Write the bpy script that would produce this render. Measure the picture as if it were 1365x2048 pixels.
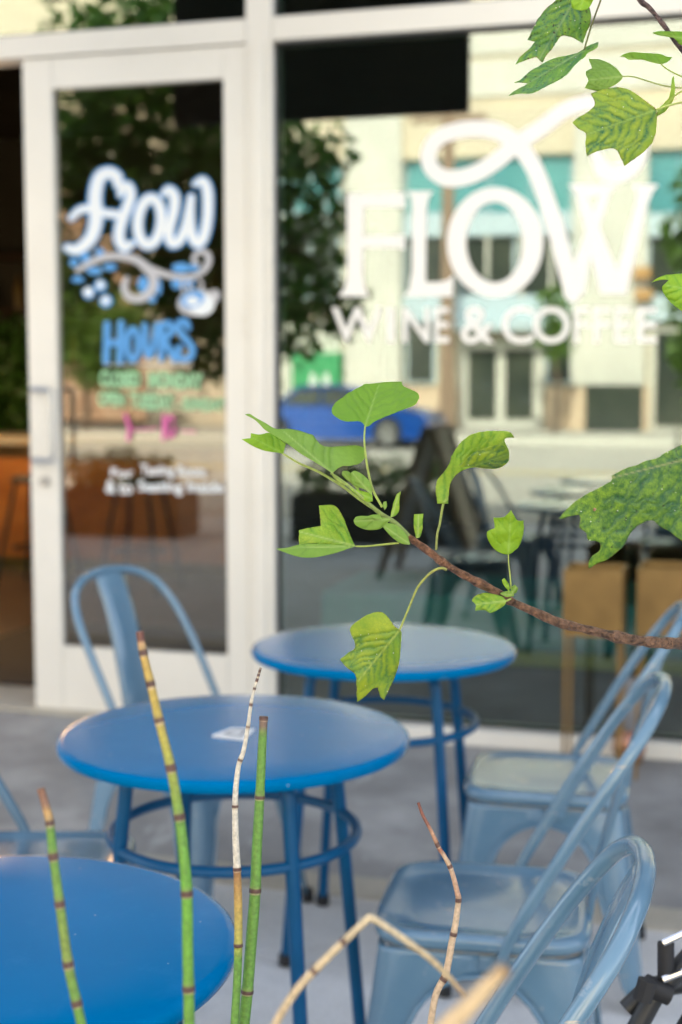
import bpy, bmesh, math, random
from mathutils import Vector, Matrix, noise
from mathutils.geometry import delaunay_2d_cdt
R = math.radians
random.seed(7)
S = bpy.context.scene
for o in list(bpy.data.objects):
    bpy.data.objects.remove(o)

# ------------------------------------------------------------ camera, sky, sun, exposure
YAW = R(16.3); FPX = 2844.0; PITCH = math.atan(279 / FPX); DIST = 5.05; CH = 1.35
cd = bpy.data.cameras.new('camera'); cam = bpy.data.objects.new('camera', cd)
S.collection.objects.link(cam); S.camera = cam
cam.location = (0, -DIST, CH); cam.rotation_euler = (R(90) - PITCH, 0, YAW)
cd.sensor_fit = 'VERTICAL'; cd.sensor_height = 36; cd.sensor_width = 24; cd.lens = 50
cd.clip_start = 0.05; cd.clip_end = 500
cd.dof.use_dof = True; cd.dof.focus_distance = 1.40; cd.dof.aperture_fstop = 4.2

SUN_EL = R(39); SUN_AZ = R(8)           # the sun stands behind the cafe building
w = bpy.data.worlds.new('World'); S.world = w; w.use_nodes = True
nt = w.node_tree; bg = nt.nodes['Background']
sky = nt.nodes.new('ShaderNodeTexSky'); sky.sky_type = 'NISHITA'; sky.sun_disc = False
sky.sun_elevation = SUN_EL; sky.sun_rotation = SUN_AZ
sky.air_density = 1.0; sky.dust_density = 2.0; sky.ozone_density = 1.0
hs = nt.nodes.new('ShaderNodeHueSaturation'); hs.inputs['Saturation'].default_value = 0.5
nt.links.new(sky.outputs[0], hs.inputs['Color']); nt.links.new(hs.outputs[0], bg.inputs[0]); bg.inputs[1].default_value = 0.15
sl = bpy.data.lights.new('sun', 'SUN'); sl.energy = 3.0; sl.angle = R(0.5); sl.color = (1.0, 0.93, 0.80)
sun = bpy.data.objects.new('sun', sl); S.collection.objects.link(sun)
sd = Vector((-math.sin(SUN_AZ) * math.cos(SUN_EL), -math.cos(SUN_AZ) * math.cos(SUN_EL), -math.sin(SUN_EL)))
sun.rotation_euler = sd.to_track_quat('-Z', 'Y').to_euler(); sun.location = (4, 20, 20)
S.view_settings.view_transform = 'Standard'; S.view_settings.look = 'None'
S.view_settings.exposure = 2.15; S.view_settings.gamma = 1.0
S.cycles.max_bounces = 10; S.cycles.transparent_max_bounces = 16; S.cycles.glossy_bounces = 5
S.cycles.use_denoising = True; S.cycles.caustics_reflective = False; S.cycles.caustics_refractive = False
S.cycles.sample_clamp_indirect = 30

# ------------------------------------------------------------ measuring helpers
_cp, _sp, _ca, _sa = math.cos(PITCH), math.sin(PITCH), math.cos(YAW), math.sin(YAW)
FW = Vector((-_sa * _cp, _ca * _cp, -_sp)); RT = Vector((_ca, _sa, 0)); UP = Vector((-_sa * _sp, _ca * _sp, _cp))
C0 = Vector((0, -DIST, CH))
def ray(px, py): return FW * FPX + RT * (px - 682.5) + UP * (1024 - py)
def P(px, py, Z): return C0 + ray(px, py) * (Z / FPX)
def W(px, py, Y=0.0):
    r = ray(px, py); return C0 + r * ((Y + DIST) / r.y)
def G(px, py, z=0.0):
    r = ray(px, py); return C0 + r * ((z - CH) / r.z)
def CW(X, Z, z=0.0): return Vector((X * _ca - Z * _sa, -DIST + X * _sa + Z * _ca, z))

# ------------------------------------------------------------ materials
def ramp_node(nt, stops):
    n = nt.nodes.new('ShaderNodeValToRGB'); e = n.color_ramp.elements
    while len(e) < len(stops): e.new(0.5)
    for i, (p, c) in enumerate(stops):
        e[i].position = p; e[i].color = (*c, 1)
    return n
def mat(name, col, rough=0.5, metal=0.0, col2=None, nscale=8.0, detail=4.0, bump=0.0, bscale=60.0, spec=0.5, attr=None,
        rough2=None, arng=(0.72, 1.2), coat=0.0, dist=0.0, thr=(0.35, 0.65)):
    m = bpy.data.materials.new(name); m.use_nodes = True; t = m.node_tree; b = t.nodes['Principled BSDF']
    b.inputs['Base Color'].default_value = (*col, 1); b.inputs['Roughness'].default_value = rough
    b.inputs['Metallic'].default_value = metal; b.inputs['Specular IOR Level'].default_value = spec
    b.inputs['Coat Weight'].default_value = coat; b.inputs['Coat Roughness'].default_value = 0.1
    tc = t.nodes.new('ShaderNodeTexCoord')
    if attr:
        a = t.nodes.new('ShaderNodeVertexColor'); a.layer_name = attr
        nz = t.nodes.new('ShaderNodeTexNoise'); nz.inputs['Scale'].default_value = nscale; nz.inputs['Detail'].default_value = detail
        t.links.new(tc.outputs['Object'], nz.inputs['Vector'])
        mr = t.nodes.new('ShaderNodeMapRange'); mr.inputs[1].default_value = 0.3; mr.inputs[2].default_value = 0.7
        mr.inputs[3].default_value = arng[0]; mr.inputs[4].default_value = arng[1]; t.links.new(nz.outputs[0], mr.inputs[0])
        mx = t.nodes.new('ShaderNodeVectorMath'); mx.operation = 'MULTIPLY'
        t.links.new(a.outputs[0], mx.inputs[0]); t.links.new(mr.outputs[0], mx.inputs[1]); t.links.new(mx.outputs[0], b.inputs['Base Color'])
    elif col2:
        nz = t.nodes.new('ShaderNodeTexNoise'); nz.inputs['Scale'].default_value = nscale; nz.inputs['Detail'].default_value = detail
        nz.inputs['Distortion'].default_value = dist
        t.links.new(tc.outputs['Object'], nz.inputs['Vector'])
        rp = ramp_node(t, [(thr[0], col), (thr[1], col2)]); t.links.new(nz.outputs[0], rp.inputs[0])
        t.links.new(rp.outputs[0], b.inputs['Base Color'])
        if rough2 is not None:
            mr = t.nodes.new('ShaderNodeMapRange'); mr.inputs[3].default_value = rough; mr.inputs[4].default_value = rough2
            t.links.new(nz.outputs[0], mr.inputs[0]); t.links.new(mr.outputs[0], b.inputs['Roughness'])
    if bump:
        n2 = t.nodes.new('ShaderNodeTexNoise'); n2.inputs['Scale'].default_value = bscale; n2.inputs['Detail'].default_value = 5
        t.links.new(tc.outputs['Object'], n2.inputs['Vector'])
        bp = t.nodes.new('ShaderNodeBump'); bp.inputs['Strength'].default_value = bump; bp.inputs['Distance'].default_value = 0.01
        t.links.new(n2.outputs[0], bp.inputs['Height']); t.links.new(bp.outputs[0], b.inputs['Normal'])
    return m
def glass_mat(name, refl, tint, gcol=(1, 1, 1)):
    m = bpy.data.materials.new(name); m.use_nodes = True; t = m.node_tree; t.nodes.clear()
    out = t.nodes.new('ShaderNodeOutputMaterial'); mx = t.nodes.new('ShaderNodeMixShader')
    tr = t.nodes.new('ShaderNodeBsdfTransparent'); tr.inputs[0].default_value = (*tint, 1)
    gl = t.nodes.new('ShaderNodeBsdfGlossy'); gl.inputs['Roughness'].default_value = 0.0; gl.inputs['Color'].default_value = (*gcol, 1)
    fr = t.nodes.new('ShaderNodeFresnel'); fr.inputs[0].default_value = 1.5
    ad = t.nodes.new('ShaderNodeMath'); ad.operation = 'ADD'; ad.inputs[1].default_value = refl; ad.use_clamp = True
    t.links.new(fr.outputs[0], ad.inputs[0]); t.links.new(ad.outputs[0], mx.inputs[0])
    t.links.new(tr.outputs[0], mx.inputs[1]); t.links.new(gl.outputs[0], mx.inputs[2]); t.links.new(mx.outputs[0], out.inputs[0])
    return m
def leaf_mat(name, a, b, vein, rib, speck=0.0, dark=0.0, trans=0.35, scale=60):
    """blade colours a/b mottled, vein colour along side veins, rib colour on the midrib; some specks"""
    m = bpy.data.materials.new(name); m.use_nodes = True; t = m.node_tree; L = t.links
    bs = t.nodes['Principled BSDF']; bs.inputs['Roughness'].default_value = 0.42; bs.inputs['Specular IOR Level'].default_value = 0.45
    tc = t.nodes.new('ShaderNodeTexCoord'); at = t.nodes.new('ShaderNodeVertexColor'); at.layer_name = 'vein'
    sp = t.nodes.new('ShaderNodeSeparateColor'); L.new(at.outputs[0], sp.inputs[0])
    nz = t.nodes.new('ShaderNodeTexNoise'); nz.inputs['Scale'].default_value = scale; nz.inputs['Detail'].default_value = 6
    nz.inputs['Roughness'].default_value = 0.65
    L.new(tc.outputs['Object'], nz.inputs['Vector'])
    r1 = ramp_node(t, [(0.36, a), (0.64, b)]); L.new(nz.outputs[0], r1.inputs[0])
    def mix(fac, c1, c2col):
        x = t.nodes.new('ShaderNodeMix'); x.data_type = 'RGBA'; L.new(fac, x.inputs[0]); L.new(c1, x.inputs[6])
        x.inputs[7].default_value = (*c2col, 1); return x.outputs[2]
    # vein field roughened by noise
    n3 = t.nodes.new('ShaderNodeTexNoise'); n3.inputs['Scale'].default_value = scale * 5; n3.inputs['Detail'].default_value = 4
    L.new(tc.outputs['Object'], n3.inputs['Vector'])
    mu = t.nodes.new('ShaderNodeMath'); mu.operation = 'MULTIPLY'; L.new(sp.outputs[0], mu.inputs[0])
    mr = t.nodes.new('ShaderNodeMapRange'); mr.inputs[1].default_value = 0.15; mr.inputs[2].default_value = 0.58; L.new(n3.outputs[0], mr.inputs[0]); L.new(mr.outputs[0], mu.inputs[1])
    c = mix(mu.outputs[0], r1.outputs[0], vein)
    # fine net of veinlets
    vo = t.nodes.new('ShaderNodeTexVoronoi'); vo.feature = 'DISTANCE_TO_EDGE'; vo.inputs['Scale'].default_value = 420
    L.new(tc.outputs['Object'], vo.inputs['Vector'])
    ve = t.nodes.new('ShaderNodeMapRange'); ve.inputs[1].default_value = 0.02; ve.inputs[2].default_value = 0.12
    ve.inputs[3].default_value = 0.35; ve.inputs[4].default_value = 0.0; L.new(vo.outputs['Distance'], ve.inputs[0])
    c = mix(ve.outputs[0], c, tuple(0.55 * x + 0.45 * y for x, y in zip(vein, a)))
    c = mix(sp.outputs[1], c, rib)
    edge = mix(sp.outputs[2], c, (0.16, 0.10, 0.03))
    c = edge
    if dark:
        v2 = t.nodes.new('ShaderNodeTexNoise'); v2.inputs['Scale'].default_value = 420; v2.inputs['Detail'].default_value = 2
        L.new(tc.outputs['Object'], v2.inputs['Vector'])
        m2 = t.nodes.new('ShaderNodeMapRange'); m2.inputs[1].default_value = 0.70 - 0.12 * dark; m2.inputs[2].default_value = 0.74 - 0.12 * dark; L.new(v2.outputs[0], m2.inputs[0])
        c = mix(m2.outputs[0], c, (0.025, 0.02, 0.01))
    if speck:
        v3 = t.nodes.new('ShaderNodeTexVoronoi'); v3.inputs['Scale'].default_value = 260; L.new(tc.outputs['Object'], v3.inputs['Vector'])
        s1 = t.nodes.new('ShaderNodeMath'); s1.operation = 'LESS_THAN'; s1.inputs[1].default_value = 0.13; L.new(v3.outputs['Distance'], s1.inputs[0])
        s2 = t.nodes.new('ShaderNodeSeparateColor'); L.new(v3.outputs['Color'], s2.inputs[0])
        s3 = t.nodes.new('ShaderNodeMath'); s3.operation = 'LESS_THAN'; s3.inputs[1].default_value = 0.16 * speck; L.new(s2.outputs[0], s3.inputs[0])
        s4 = t.nodes.new('ShaderNodeMath'); s4.operation = 'MULTIPLY'; L.new(s1.outputs[0], s4.inputs[0]); L.new(s3.outputs[0], s4.inputs[1])
        c = mix(s4.outputs[0], c, (0.75, 0.78, 0.7))
    L.new(c, bs.inputs['Base Color'])
    bp = t.nodes.new('ShaderNodeBump'); bp.inputs['Strength'].default_value = 0.6; bp.inputs['Distance'].default_value = 0.0012
    ah = t.nodes.new('ShaderNodeMath'); ah.operation = 'SUBTRACT'; L.new(n3.outputs[0], ah.inputs[0]); L.new(sp.outputs[0], ah.inputs[1])
    L.new(ah.outputs[0], bp.inputs['Height']); L.new(bp.outputs[0], bs.inputs['Normal'])
    tr = t.nodes.new('ShaderNodeBsdfTranslucent')
    tb = t.nodes.new('ShaderNodeVectorMath'); tb.operation = 'MULTIPLY'; tb.inputs[1].default_value = (1.25, 1.25, 0.7)
    L.new(c, tb.inputs[0]); L.new(tb.outputs[0], tr.inputs[0])
    mx = t.nodes.new('ShaderNodeMixShader'); mx.inputs[0].default_value = trans
    L.new(bs.outputs[0], mx.inputs[1]); L.new(tr.outputs[0], mx.inputs[2])
    L.new(mx.outputs[0], t.nodes['Material Output'].inputs[0])
    return m
def emis(name, col, s):
    m = bpy.data.materials.new(name); m.use_nodes = True; b = m.node_tree.nodes['Principled BSDF']
    b.inputs['Emission Color'].default_value = (*col, 1); b.inputs['Emission Strength'].default_value = s
    b.inputs['Base Color'].default_value = (*col, 1); return m

M = {}
M['frame'] = mat('cream_aluminium', (0.80, 0.77, 0.70), 0.38, col2=(0.76, 0.73, 0.66), nscale=3)
M['chair'] = mat('powder_blue_steel', (0.125, 0.235, 0.335), 0.20, col2=(0.095, 0.192, 0.285), nscale=7, bump=0.06, bscale=14, coat=0.5, spec=0.7)
M['chair_wear'] = mat('scuffed_edge', (0.42, 0.33, 0.22), 0.4, col2=(0.2, 0.30, 0.40), nscale=30)
M['table'] = mat('deep_blue_steel', (0.0, 0.155, 0.375), 0.40, col2=(0.0, 0.142, 0.345), nscale=5, bump=0.03, bscale=500, spec=0.14)
M['tleg'] = mat('deep_blue_tube', (0.0, 0.085, 0.22), 0.35, col2=(0.0, 0.075, 0.19), nscale=9, spec=0.3)
M['rubber'] = mat('black_rubber', (0.018, 0.018, 0.02), 0.7)
M['dark'] = mat('dark_metal', (0.02, 0.022, 0.025), 0.45)
M['chrome'] = mat('chrome', (0.55, 0.56, 0.58), 0.16, 1.0)
M['steel'] = mat('brushed_steel', (0.42, 0.43, 0.44), 0.32, 1.0)
M['brass'] = mat('brass', (0.26, 0.155, 0.045), 0.45, 0.2, col2=(0.19, 0.11, 0.03), nscale=9)
M['copper'] = mat('copper', (0.62, 0.30, 0.20), 0.25, 0.8)
M['wood'] = mat('counter_wood', (0.30, 0.10, 0.02), 0.4, col2=(0.44, 0.165, 0.035), nscale=2.5, dist=2.0)
M['shelfwood'] = mat('dark_shelf_wood', (0.06, 0.03, 0.012), 0.5, col2=(0.09, 0.045, 0.02), nscale=5)
M['woodlight'] = mat('pale_wood', (0.45, 0.30, 0.16), 0.5, col2=(0.36, 0.23, 0.12), nscale=6)
M['boardwood'] = mat('weathered_wood', (0.22, 0.15, 0.09), 0.6, col2=(0.15, 0.10, 0.06), nscale=9)
M['counter_top'] = mat('stone_counter', (0.38, 0.34, 0.27), 0.3)
M['white'] = mat('white_vinyl', (0.88, 0.86, 0.82), 0.5)
M['chalk'] = mat('white_paint_pen', (0.80, 0.84, 0.87), 0.7)
M['chalkblue'] = mat('blue_paint_pen', (0.10, 0.34, 0.72), 0.7)
M['chalkgrey'] = mat('grey_paint_pen', (0.50, 0.50, 0.53), 0.7)
M['chalkgreen'] = mat('green_paint_pen', (0.36, 0.66, 0.38), 0.7)
M['chalkpink'] = mat('pink_paint_pen', (0.75, 0.16, 0.42), 0.7)
M['paper'] = mat('card', (0.78, 0.78, 0.76), 0.6)
M['ink'] = mat('print', (0.16, 0.15, 0.15), 0.6)
M['glass_w'] = glass_mat('window_glass', 0.125, (0.66, 0.80, 0.76), (1.0, 1.0, 0.96))
M['glass_d'] = glass_mat('door_glass', 0.07, (0.80, 0.80, 0.76), (1.0, 0.97, 0.9))
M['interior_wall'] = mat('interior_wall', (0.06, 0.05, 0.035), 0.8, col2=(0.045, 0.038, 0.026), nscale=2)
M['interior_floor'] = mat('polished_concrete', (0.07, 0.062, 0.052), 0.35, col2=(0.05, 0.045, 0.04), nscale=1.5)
M['teal'] = mat('teal_fabric', (0.14, 0.46, 0.46), 0.7, col2=(0.11, 0.38, 0.39), nscale=8)
M['stucco'] = mat('charcoal_stucco', (0.075, 0.073, 0.07), 0.85, col2=(0.06, 0.058, 0.056), nscale=2, bump=0.3, bscale=30)
M['cream'] = mat('cream_plaster', (0.70, 0.60, 0.43), 0.85, col2=(0.62, 0.54, 0.40), nscale=0.5, bump=0.2, bscale=12)
M['ivory'] = mat('ivory_stone', (0.68, 0.655, 0.56), 0.8, col2=(0.60, 0.58, 0.50), nscale=0.8, bump=0.2, bscale=10)
M['peach'] = mat('peach_stone', (0.70, 0.53, 0.36), 0.8, col2=(0.62, 0.47, 0.33), nscale=1.5)
M['tealglass'] = mat('teal_spandrel', (0.13, 0.37, 0.36), 0.15, col2=(0.08, 0.28, 0.30), nscale=0.6)
M['paleblue'] = mat('pale_blue_metal', (0.50, 0.60, 0.63), 0.35)
M['darkglass'] = mat('dark_window', (0.035, 0.045, 0.04), 0.1, col2=(0.07, 0.08, 0.06), nscale=0.8)
M['brick'] = mat('red_brick', (0.42, 0.25, 0.15), 0.85, col2=(0.55, 0.38, 0.25), nscale=1.2)
M['green'] = mat('green_sign', (0.05, 0.32, 0.12), 0.5)
M['carblue'] = mat('blue_car_paint', (0.006, 0.075, 0.36), 0.2, 0.2, coat=1.0)
M['bark'] = mat('tree_bark', (0.12, 0.085, 0.06), 0.85, col2=(0.2, 0.15, 0.11), nscale=20, bump=0.8, bscale=60)
M['pole'] = mat('wood_pole', (0.34, 0.23, 0.15), 0.85, col2=(0.28, 0.19, 0.13), nscale=6)
M['soil'] = mat('mulch', (0.05, 0.035, 0.022), 0.95, col2=(0.1, 0.07, 0.045), nscale=40, bump=1.0, bscale=80)
M['orange'] = mat('orange_awning', (0.50, 0.28, 0.10), 0.6)
M['pink_flower'] = mat('red_flowers', (0.45, 0.10, 0.06), 0.7)
M['stem'] = mat('horsetail_skin', (0.2, 0.4, 0.05), 0.30, attr='col', nscale=260, detail=3, bump=0.25, bscale=900)
M['twig'] = mat('branch_bark', (0.17, 0.085, 0.045), 0.36, attr='col', nscale=170, detail=6, bump=1.0, bscale=300, arng=(0.35, 1.9))
M['petiole'] = mat('leaf_stalk', (0.30, 0.42, 0.06), 0.45, attr='col', nscale=300, bump=0.3, bscale=700)

def add_specks(m, scale, dens, col=(0.55, 0.6, 0.65)):
    t = m.node_tree; L = t.links; b = t.nodes['Principled BSDF']; src = b.inputs['Base Color'].links[0].from_socket
    tc = t.nodes.new('ShaderNodeTexCoord'); v = t.nodes.new('ShaderNodeTexVoronoi'); v.inputs['Scale'].default_value = scale; L.new(tc.outputs['Object'], v.inputs['Vector'])
    a = t.nodes.new('ShaderNodeMath'); a.operation = 'LESS_THAN'; a.inputs[1].default_value = 0.10; L.new(v.outputs['Distance'], a.inputs[0])
    sc = t.nodes.new('ShaderNodeSeparateColor'); L.new(v.outputs['Color'], sc.inputs[0])
    d = t.nodes.new('ShaderNodeMath'); d.operation = 'LESS_THAN'; d.inputs[1].default_value = dens; L.new(sc.outputs[0], d.inputs[0])
    e = t.nodes.new('ShaderNodeMath'); e.operation = 'MULTIPLY'; L.new(a.outputs[0], e.inputs[0]); L.new(d.outputs[0], e.inputs[1])
    x = t.nodes.new('ShaderNodeMix'); x.data_type = 'RGBA'; L.new(e.outputs[0], x.inputs[0]); L.new(src, x.inputs[6]); x.inputs[7].default_value = (*col, 1); L.new(x.outputs[2], b.inputs['Base Color'])
add_specks(M['table'], 75, .03, (.30, .38, .45))
def add_sheen(m, rough, off, gain):
    t = m.node_tree; L = t.links; b = t.nodes['Principled BSDF']; b.inputs['Specular IOR Level'].default_value = 0.0
    g = t.nodes.new('ShaderNodeBsdfGlossy'); g.inputs['Roughness'].default_value = rough; g.inputs['Color'].default_value = (1, 1, 1, 1)
    f = t.nodes.new('ShaderNodeFresnel'); f.inputs[0].default_value = 1.5
    a = t.nodes.new('ShaderNodeMath'); a.operation = 'MULTIPLY_ADD'; a.inputs[1].default_value = gain; a.inputs[2].default_value = -off * gain; a.use_clamp = True
    x = t.nodes.new('ShaderNodeMixShader'); L.new(f.outputs[0], a.inputs[0]); L.new(a.outputs[0], x.inputs[0]); L.new(b.outputs[0], x.inputs[1]); L.new(g.outputs[0], x.inputs[2])
    L.new(x.outputs[0], t.nodes['Material Output'].inputs[0])
add_sheen(M['table'], .26, .105, 1.7)
def add_scuffs(m, scale, lo, hi, col, stretch=(1, 1, 1)):
    t = m.node_tree; L = t.links; b = t.nodes['Principled BSDF']; src = b.inputs['Base Color'].links[0].from_socket
    tc = t.nodes.new('ShaderNodeTexCoord'); mp = t.nodes.new('ShaderNodeMapping'); mp.inputs['Scale'].default_value = stretch; L.new(tc.outputs['Object'], mp.inputs[0])
    v = t.nodes.new('ShaderNodeTexNoise'); v.inputs['Scale'].default_value = scale; v.inputs['Detail'].default_value = 7; v.inputs['Roughness'].default_value = .7; L.new(mp.outputs[0], v.inputs['Vector'])
    a = t.nodes.new('ShaderNodeMapRange'); a.inputs[1].default_value = lo; a.inputs[2].default_value = hi; L.new(v.outputs[0], a.inputs[0])
    x = t.nodes.new('ShaderNodeMix'); x.data_type = 'RGBA'; L.new(a.outputs[0], x.inputs[0]); L.new(src, x.inputs[6]); x.inputs[7].default_value = (*col, 1); L.new(x.outputs[2], b.inputs['Base Color'])
add_scuffs(M['chair'], 22, .60, .72, (.30, .36, .41)); add_scuffs(M['chair'], 60, .66, .70, (.36, .34, .30), (1, .12, 1))
add_scuffs(M['table'], 9, .55, .85, (.02, .19, .43)); add_scuffs(M['frame'], 14, .62, .80, (.55, .50, .44), (1, 1, .25))


# ------------------------------------------------------------ mesh builder
class MB:
    def __init__(s): s.v = []; s.f = []; s.c = []; s.mi = []; s.cur = 0
    def add(s, vs, fs, cols=None):
        n = len(s.v); s.v += [Vector(v) for v in vs]
        s.c += (cols if cols else [(1, 1, 1)] * len(vs))
        for f in fs: s.f.append([i + n for i in f]); s.mi.append(s.cur)
        return s
    def box(s, a, b):
        x0, y0, z0 = a; x1, y1, z1 = b
        if x0 > x1: x0, x1 = x1, x0
        if y0 > y1: y0, y1 = y1, y0
        if z0 > z1: z0, z1 = z1, z0
        return s.add([(x0, y0, z0), (x1, y0, z0), (x1, y1, z0), (x0, y1, z0), (x0, y0, z1), (x1, y0, z1), (x1, y1, z1), (x0, y1, z1)],
                     [(0, 3, 2, 1), (4, 5, 6, 7), (0, 1, 5, 4), (1, 2, 6, 5), (2, 3, 7, 6), (3, 0, 4, 7)])
    def tube(s, pts, rad, seg=12, cols=None, closed=False, caps=True, flat=1.0):
        pts = [Vector(p) for p in pts]; n = len(pts)
        if not isinstance(rad, (list, tuple)): rad = [rad] * n
        vs = []; fs = []; cc = []; u = None
        for i, p in enumerate(pts):
            if closed: t = pts[(i + 1) % n] - pts[i - 1]
            else: t = pts[min(i + 1, n - 1)] - pts[max(i - 1, 0)]
            if t.length < 1e-9: t = Vector((0, 0, 1))
            t.normalize()
            if u is None:
                u = t.cross(Vector((0, 0, 1)));
                if u.length < 0.1: u = t.cross(Vector((1, 0, 0)))
            u = (u - t * u.dot(t)).normalized(); v = t.cross(u)
            for k in range(seg):
                a = 2 * math.pi * k / seg; vs.append(p + (u * math.cos(a) * flat + v * math.sin(a)) * rad[i])
                cc.append(cols[i] if cols else (1, 1, 1))
        m = n if closed else n - 1
        for i in range(m):
            j = (i + 1) % n
            for k in range(seg):
                l = (k + 1) % seg; fs.append((i * seg + k, i * seg + l, j * seg + l, j * seg + k))
        if not closed and caps:
            fs.append(tuple(reversed(range(seg)))); fs.append(tuple((n - 1) * seg + k for k in range(seg)))
        return s.add(vs, fs, cc)
    def lathe(s, prof, seg=48, c=(0, 0, 0)):
        vs = []; fs = []; n = len(prof)
        for r, z in prof:
            for k in range(seg):
                a = 2 * math.pi * k / seg; vs.append((c[0] + max(r, 1e-5) * math.cos(a), c[1] + max(r, 1e-5) * math.sin(a), c[2] + z))
        for i in range(n - 1):
            for k in range(seg):
                l = (k + 1) % seg; fs.append((i * seg + k, i * seg + l, (i + 1) * seg + l, (i + 1) * seg + k))
        return s.add(vs, fs)
    def build(s, name, m, parent=None, smooth=True, bevel=0.0, solid=0.0, origin=None, color=False, autosmooth=35, bseg=2):
        me = bpy.data.meshes.new(name)
        o0 = Vector(origin) if origin is not None else Vector((0, 0, 0))
        me.from_pydata([v - o0 for v in s.v], [], s.f); me.update()
        ms = m if isinstance(m, (list, tuple)) else [m]
        for x in ms: me.materials.append(x)
        if len(ms) > 1: me.polygons.foreach_set('material_index', s.mi)
        if color is False:
            b_ = bmesh.new(); b_.from_mesh(me); bmesh.ops.recalc_face_normals(b_, faces=b_.faces); b_.to_mesh(me); b_.free()
        if len(ms) > 1: me.polygons.foreach_set('material_index', s.mi)
        if color is not False:
            ca = me.color_attributes.new(color, 'FLOAT_COLOR', 'POINT')
            for i, c in enumerate(s.c): ca.data[i].color = (*c, 1)
        if smooth:
            me.polygons.foreach_set('use_smooth', [True] * len(me.polygons))
            try: me.set_sharp_from_angle(angle=R(autosmooth))
            except Exception: pass
        o = bpy.data.objects.new(name, me); S.collection.objects.link(o); o.location = o0
        if parent is not None:
            o.parent = parent; o.matrix_parent_inverse = Matrix.Identity(4)
            o.location = o0 - parent_world(parent)
        if bevel:
            b = o.modifiers.new('bevel', 'BEVEL'); b.width = bevel; b.segments = bseg; b.limit_method = 'ANGLE'
        if solid:
            k = o.modifiers.new('solid', 'SOLIDIFY'); k.thickness = solid; k.offset = 0
        return o
def parent_world(p):
    if p is None: return Vector((0, 0, 0))
    v = Vector(p.location)
    if p.parent: v += parent_world(p.parent)
    return v
def tag(o, label=None, cat=None, group=None, kind=None):
    if label: o['label'] = label
    if cat: o['category'] = cat
    if group: o['group'] = group
    if kind: o['kind'] = kind
    return o
def empty(name, loc, label=None, cat=None, group=None):
    o = bpy.data.objects.new(name, None); S.collection.objects.link(o); o.location = loc; o.empty_display_size = 0.1
    return tag(o, label, cat, group)
def copy_thing(root, loc, rz, label=None, group=None):
    def cp(o, par):
        c = o.copy(); S.collection.objects.link(c); c.parent = par
        for ch in [x for x in bpy.data.objects if x.parent == o]: cp(ch, c)
        return c
    c = cp(root, None); c.location = loc; c.rotation_euler = (0, 0, rz)
    if label: c['label'] = label
    if group: c['group'] = group
    return c
def crom(pts, k=6, closed=False):
    n = len(pts); out = []; pts = [Vector(p) for p in pts]
    rng = n if closed else n - 1
    for i in range(rng):
        p0 = pts[(i - 1) % n] if (closed or i > 0) else pts[0] * 2 - pts[1]
        p1 = pts[i]; p2 = pts[(i + 1) % n]
        p3 = pts[(i + 2) % n] if (closed or i + 2 < n) else pts[-1] * 2 - pts[-2]
        for j in range(k):
            t = j / k
            out.append(0.5 * ((2 * p1) + (p2 - p0) * t + (2 * p0 - 5 * p1 + 4 * p2 - p3) * t * t + (3 * p1 - p0 - 3 * p2 + p3) * t ** 3))
    if not closed: out.append(pts[-1])
    return out

# ------------------------------------------------------------ ground, road
def ground_mat(name, a, b, c, joint=None, jw=0.004, rough=0.75, sc=3.0):
    m = bpy.data.materials.new(name); m.use_nodes = True; t = m.node_tree; L = t.links; bs = t.nodes['Principled BSDF']
    bs.inputs['Roughness'].default_value = rough
    tc = t.nodes.new('ShaderNodeTexCoord'); n1 = t.nodes.new('ShaderNodeTexNoise'); n1.inputs['Scale'].default_value = sc; n1.inputs['Detail'].default_value = 7; n1.inputs['Roughness'].default_value = 0.62
    L.new(tc.outputs['Object'], n1.inputs['Vector'])
    r = ramp_node(t, [(0.30, a), (0.52, b), (0.72, c)]); L.new(n1.outputs[0], r.inputs[0]); col = r.outputs[0]
    n2 = t.nodes.new('ShaderNodeTexNoise'); n2.inputs['Scale'].default_value = 180; n2.inputs['Detail'].default_value = 3; L.new(tc.outputs['Object'], n2.inputs['Vector'])
    mr = t.nodes.new('ShaderNodeMapRange'); mr.inputs[1].default_value = 0.3; mr.inputs[2].default_value = 0.7; mr.inputs[3].default_value = 0.85; mr.inputs[4].default_value = 1.12; L.new(n2.outputs[0], mr.inputs[0])
    v = t.nodes.new('ShaderNodeVectorMath'); v.operation = 'MULTIPLY'; L.new(col, v.inputs[0]); L.new(mr.outputs[0], v.inputs[1]); col = v.outputs[0]
    if joint:
        mp = t.nodes.new('ShaderNodeMapping'); L.new(tc.outputs['Object'], mp.inputs[0])
        br = t.nodes.new('ShaderNodeTexBrick'); br.offset = 0.0; br.inputs['Scale'].default_value = 1.0
        br.inputs['Brick Width'].default_value = joint[0]; br.inputs['Row Height'].default_value = joint[1]
        br.inputs['Mortar Size'].default_value = jw; br.inputs['Mortar Smooth'].default_value = 0.3
        L.new(mp.outputs[0], br.inputs['Vector'])
        x = t.nodes.new('ShaderNodeMix'); x.data_type = 'RGBA'; L.new(br.outputs['Fac'], x.inputs[0]); L.new(col, x.inputs[6]); x.inputs[7].default_value = (a[0] * .5, a[1] * .5, a[2] * .5, 1); col = x.outputs[2]
    L.new(col, bs.inputs['Base Color'])
    bp = t.nodes.new('ShaderNodeBump'); bp.inputs['Strength'].default_value = 0.25; bp.inputs['Distance'].default_value = 0.004
    L.new(n2.outputs[0], bp.inputs['Height']); L.new(bp.outputs[0], bs.inputs['Normal'])
    return m
M['base_ground'] = ground_mat('far_ground', (0.25, 0.24, 0.21), (0.3, 0.29, 0.26), (0.34, 0.33, 0.3), sc=0.5)
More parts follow.
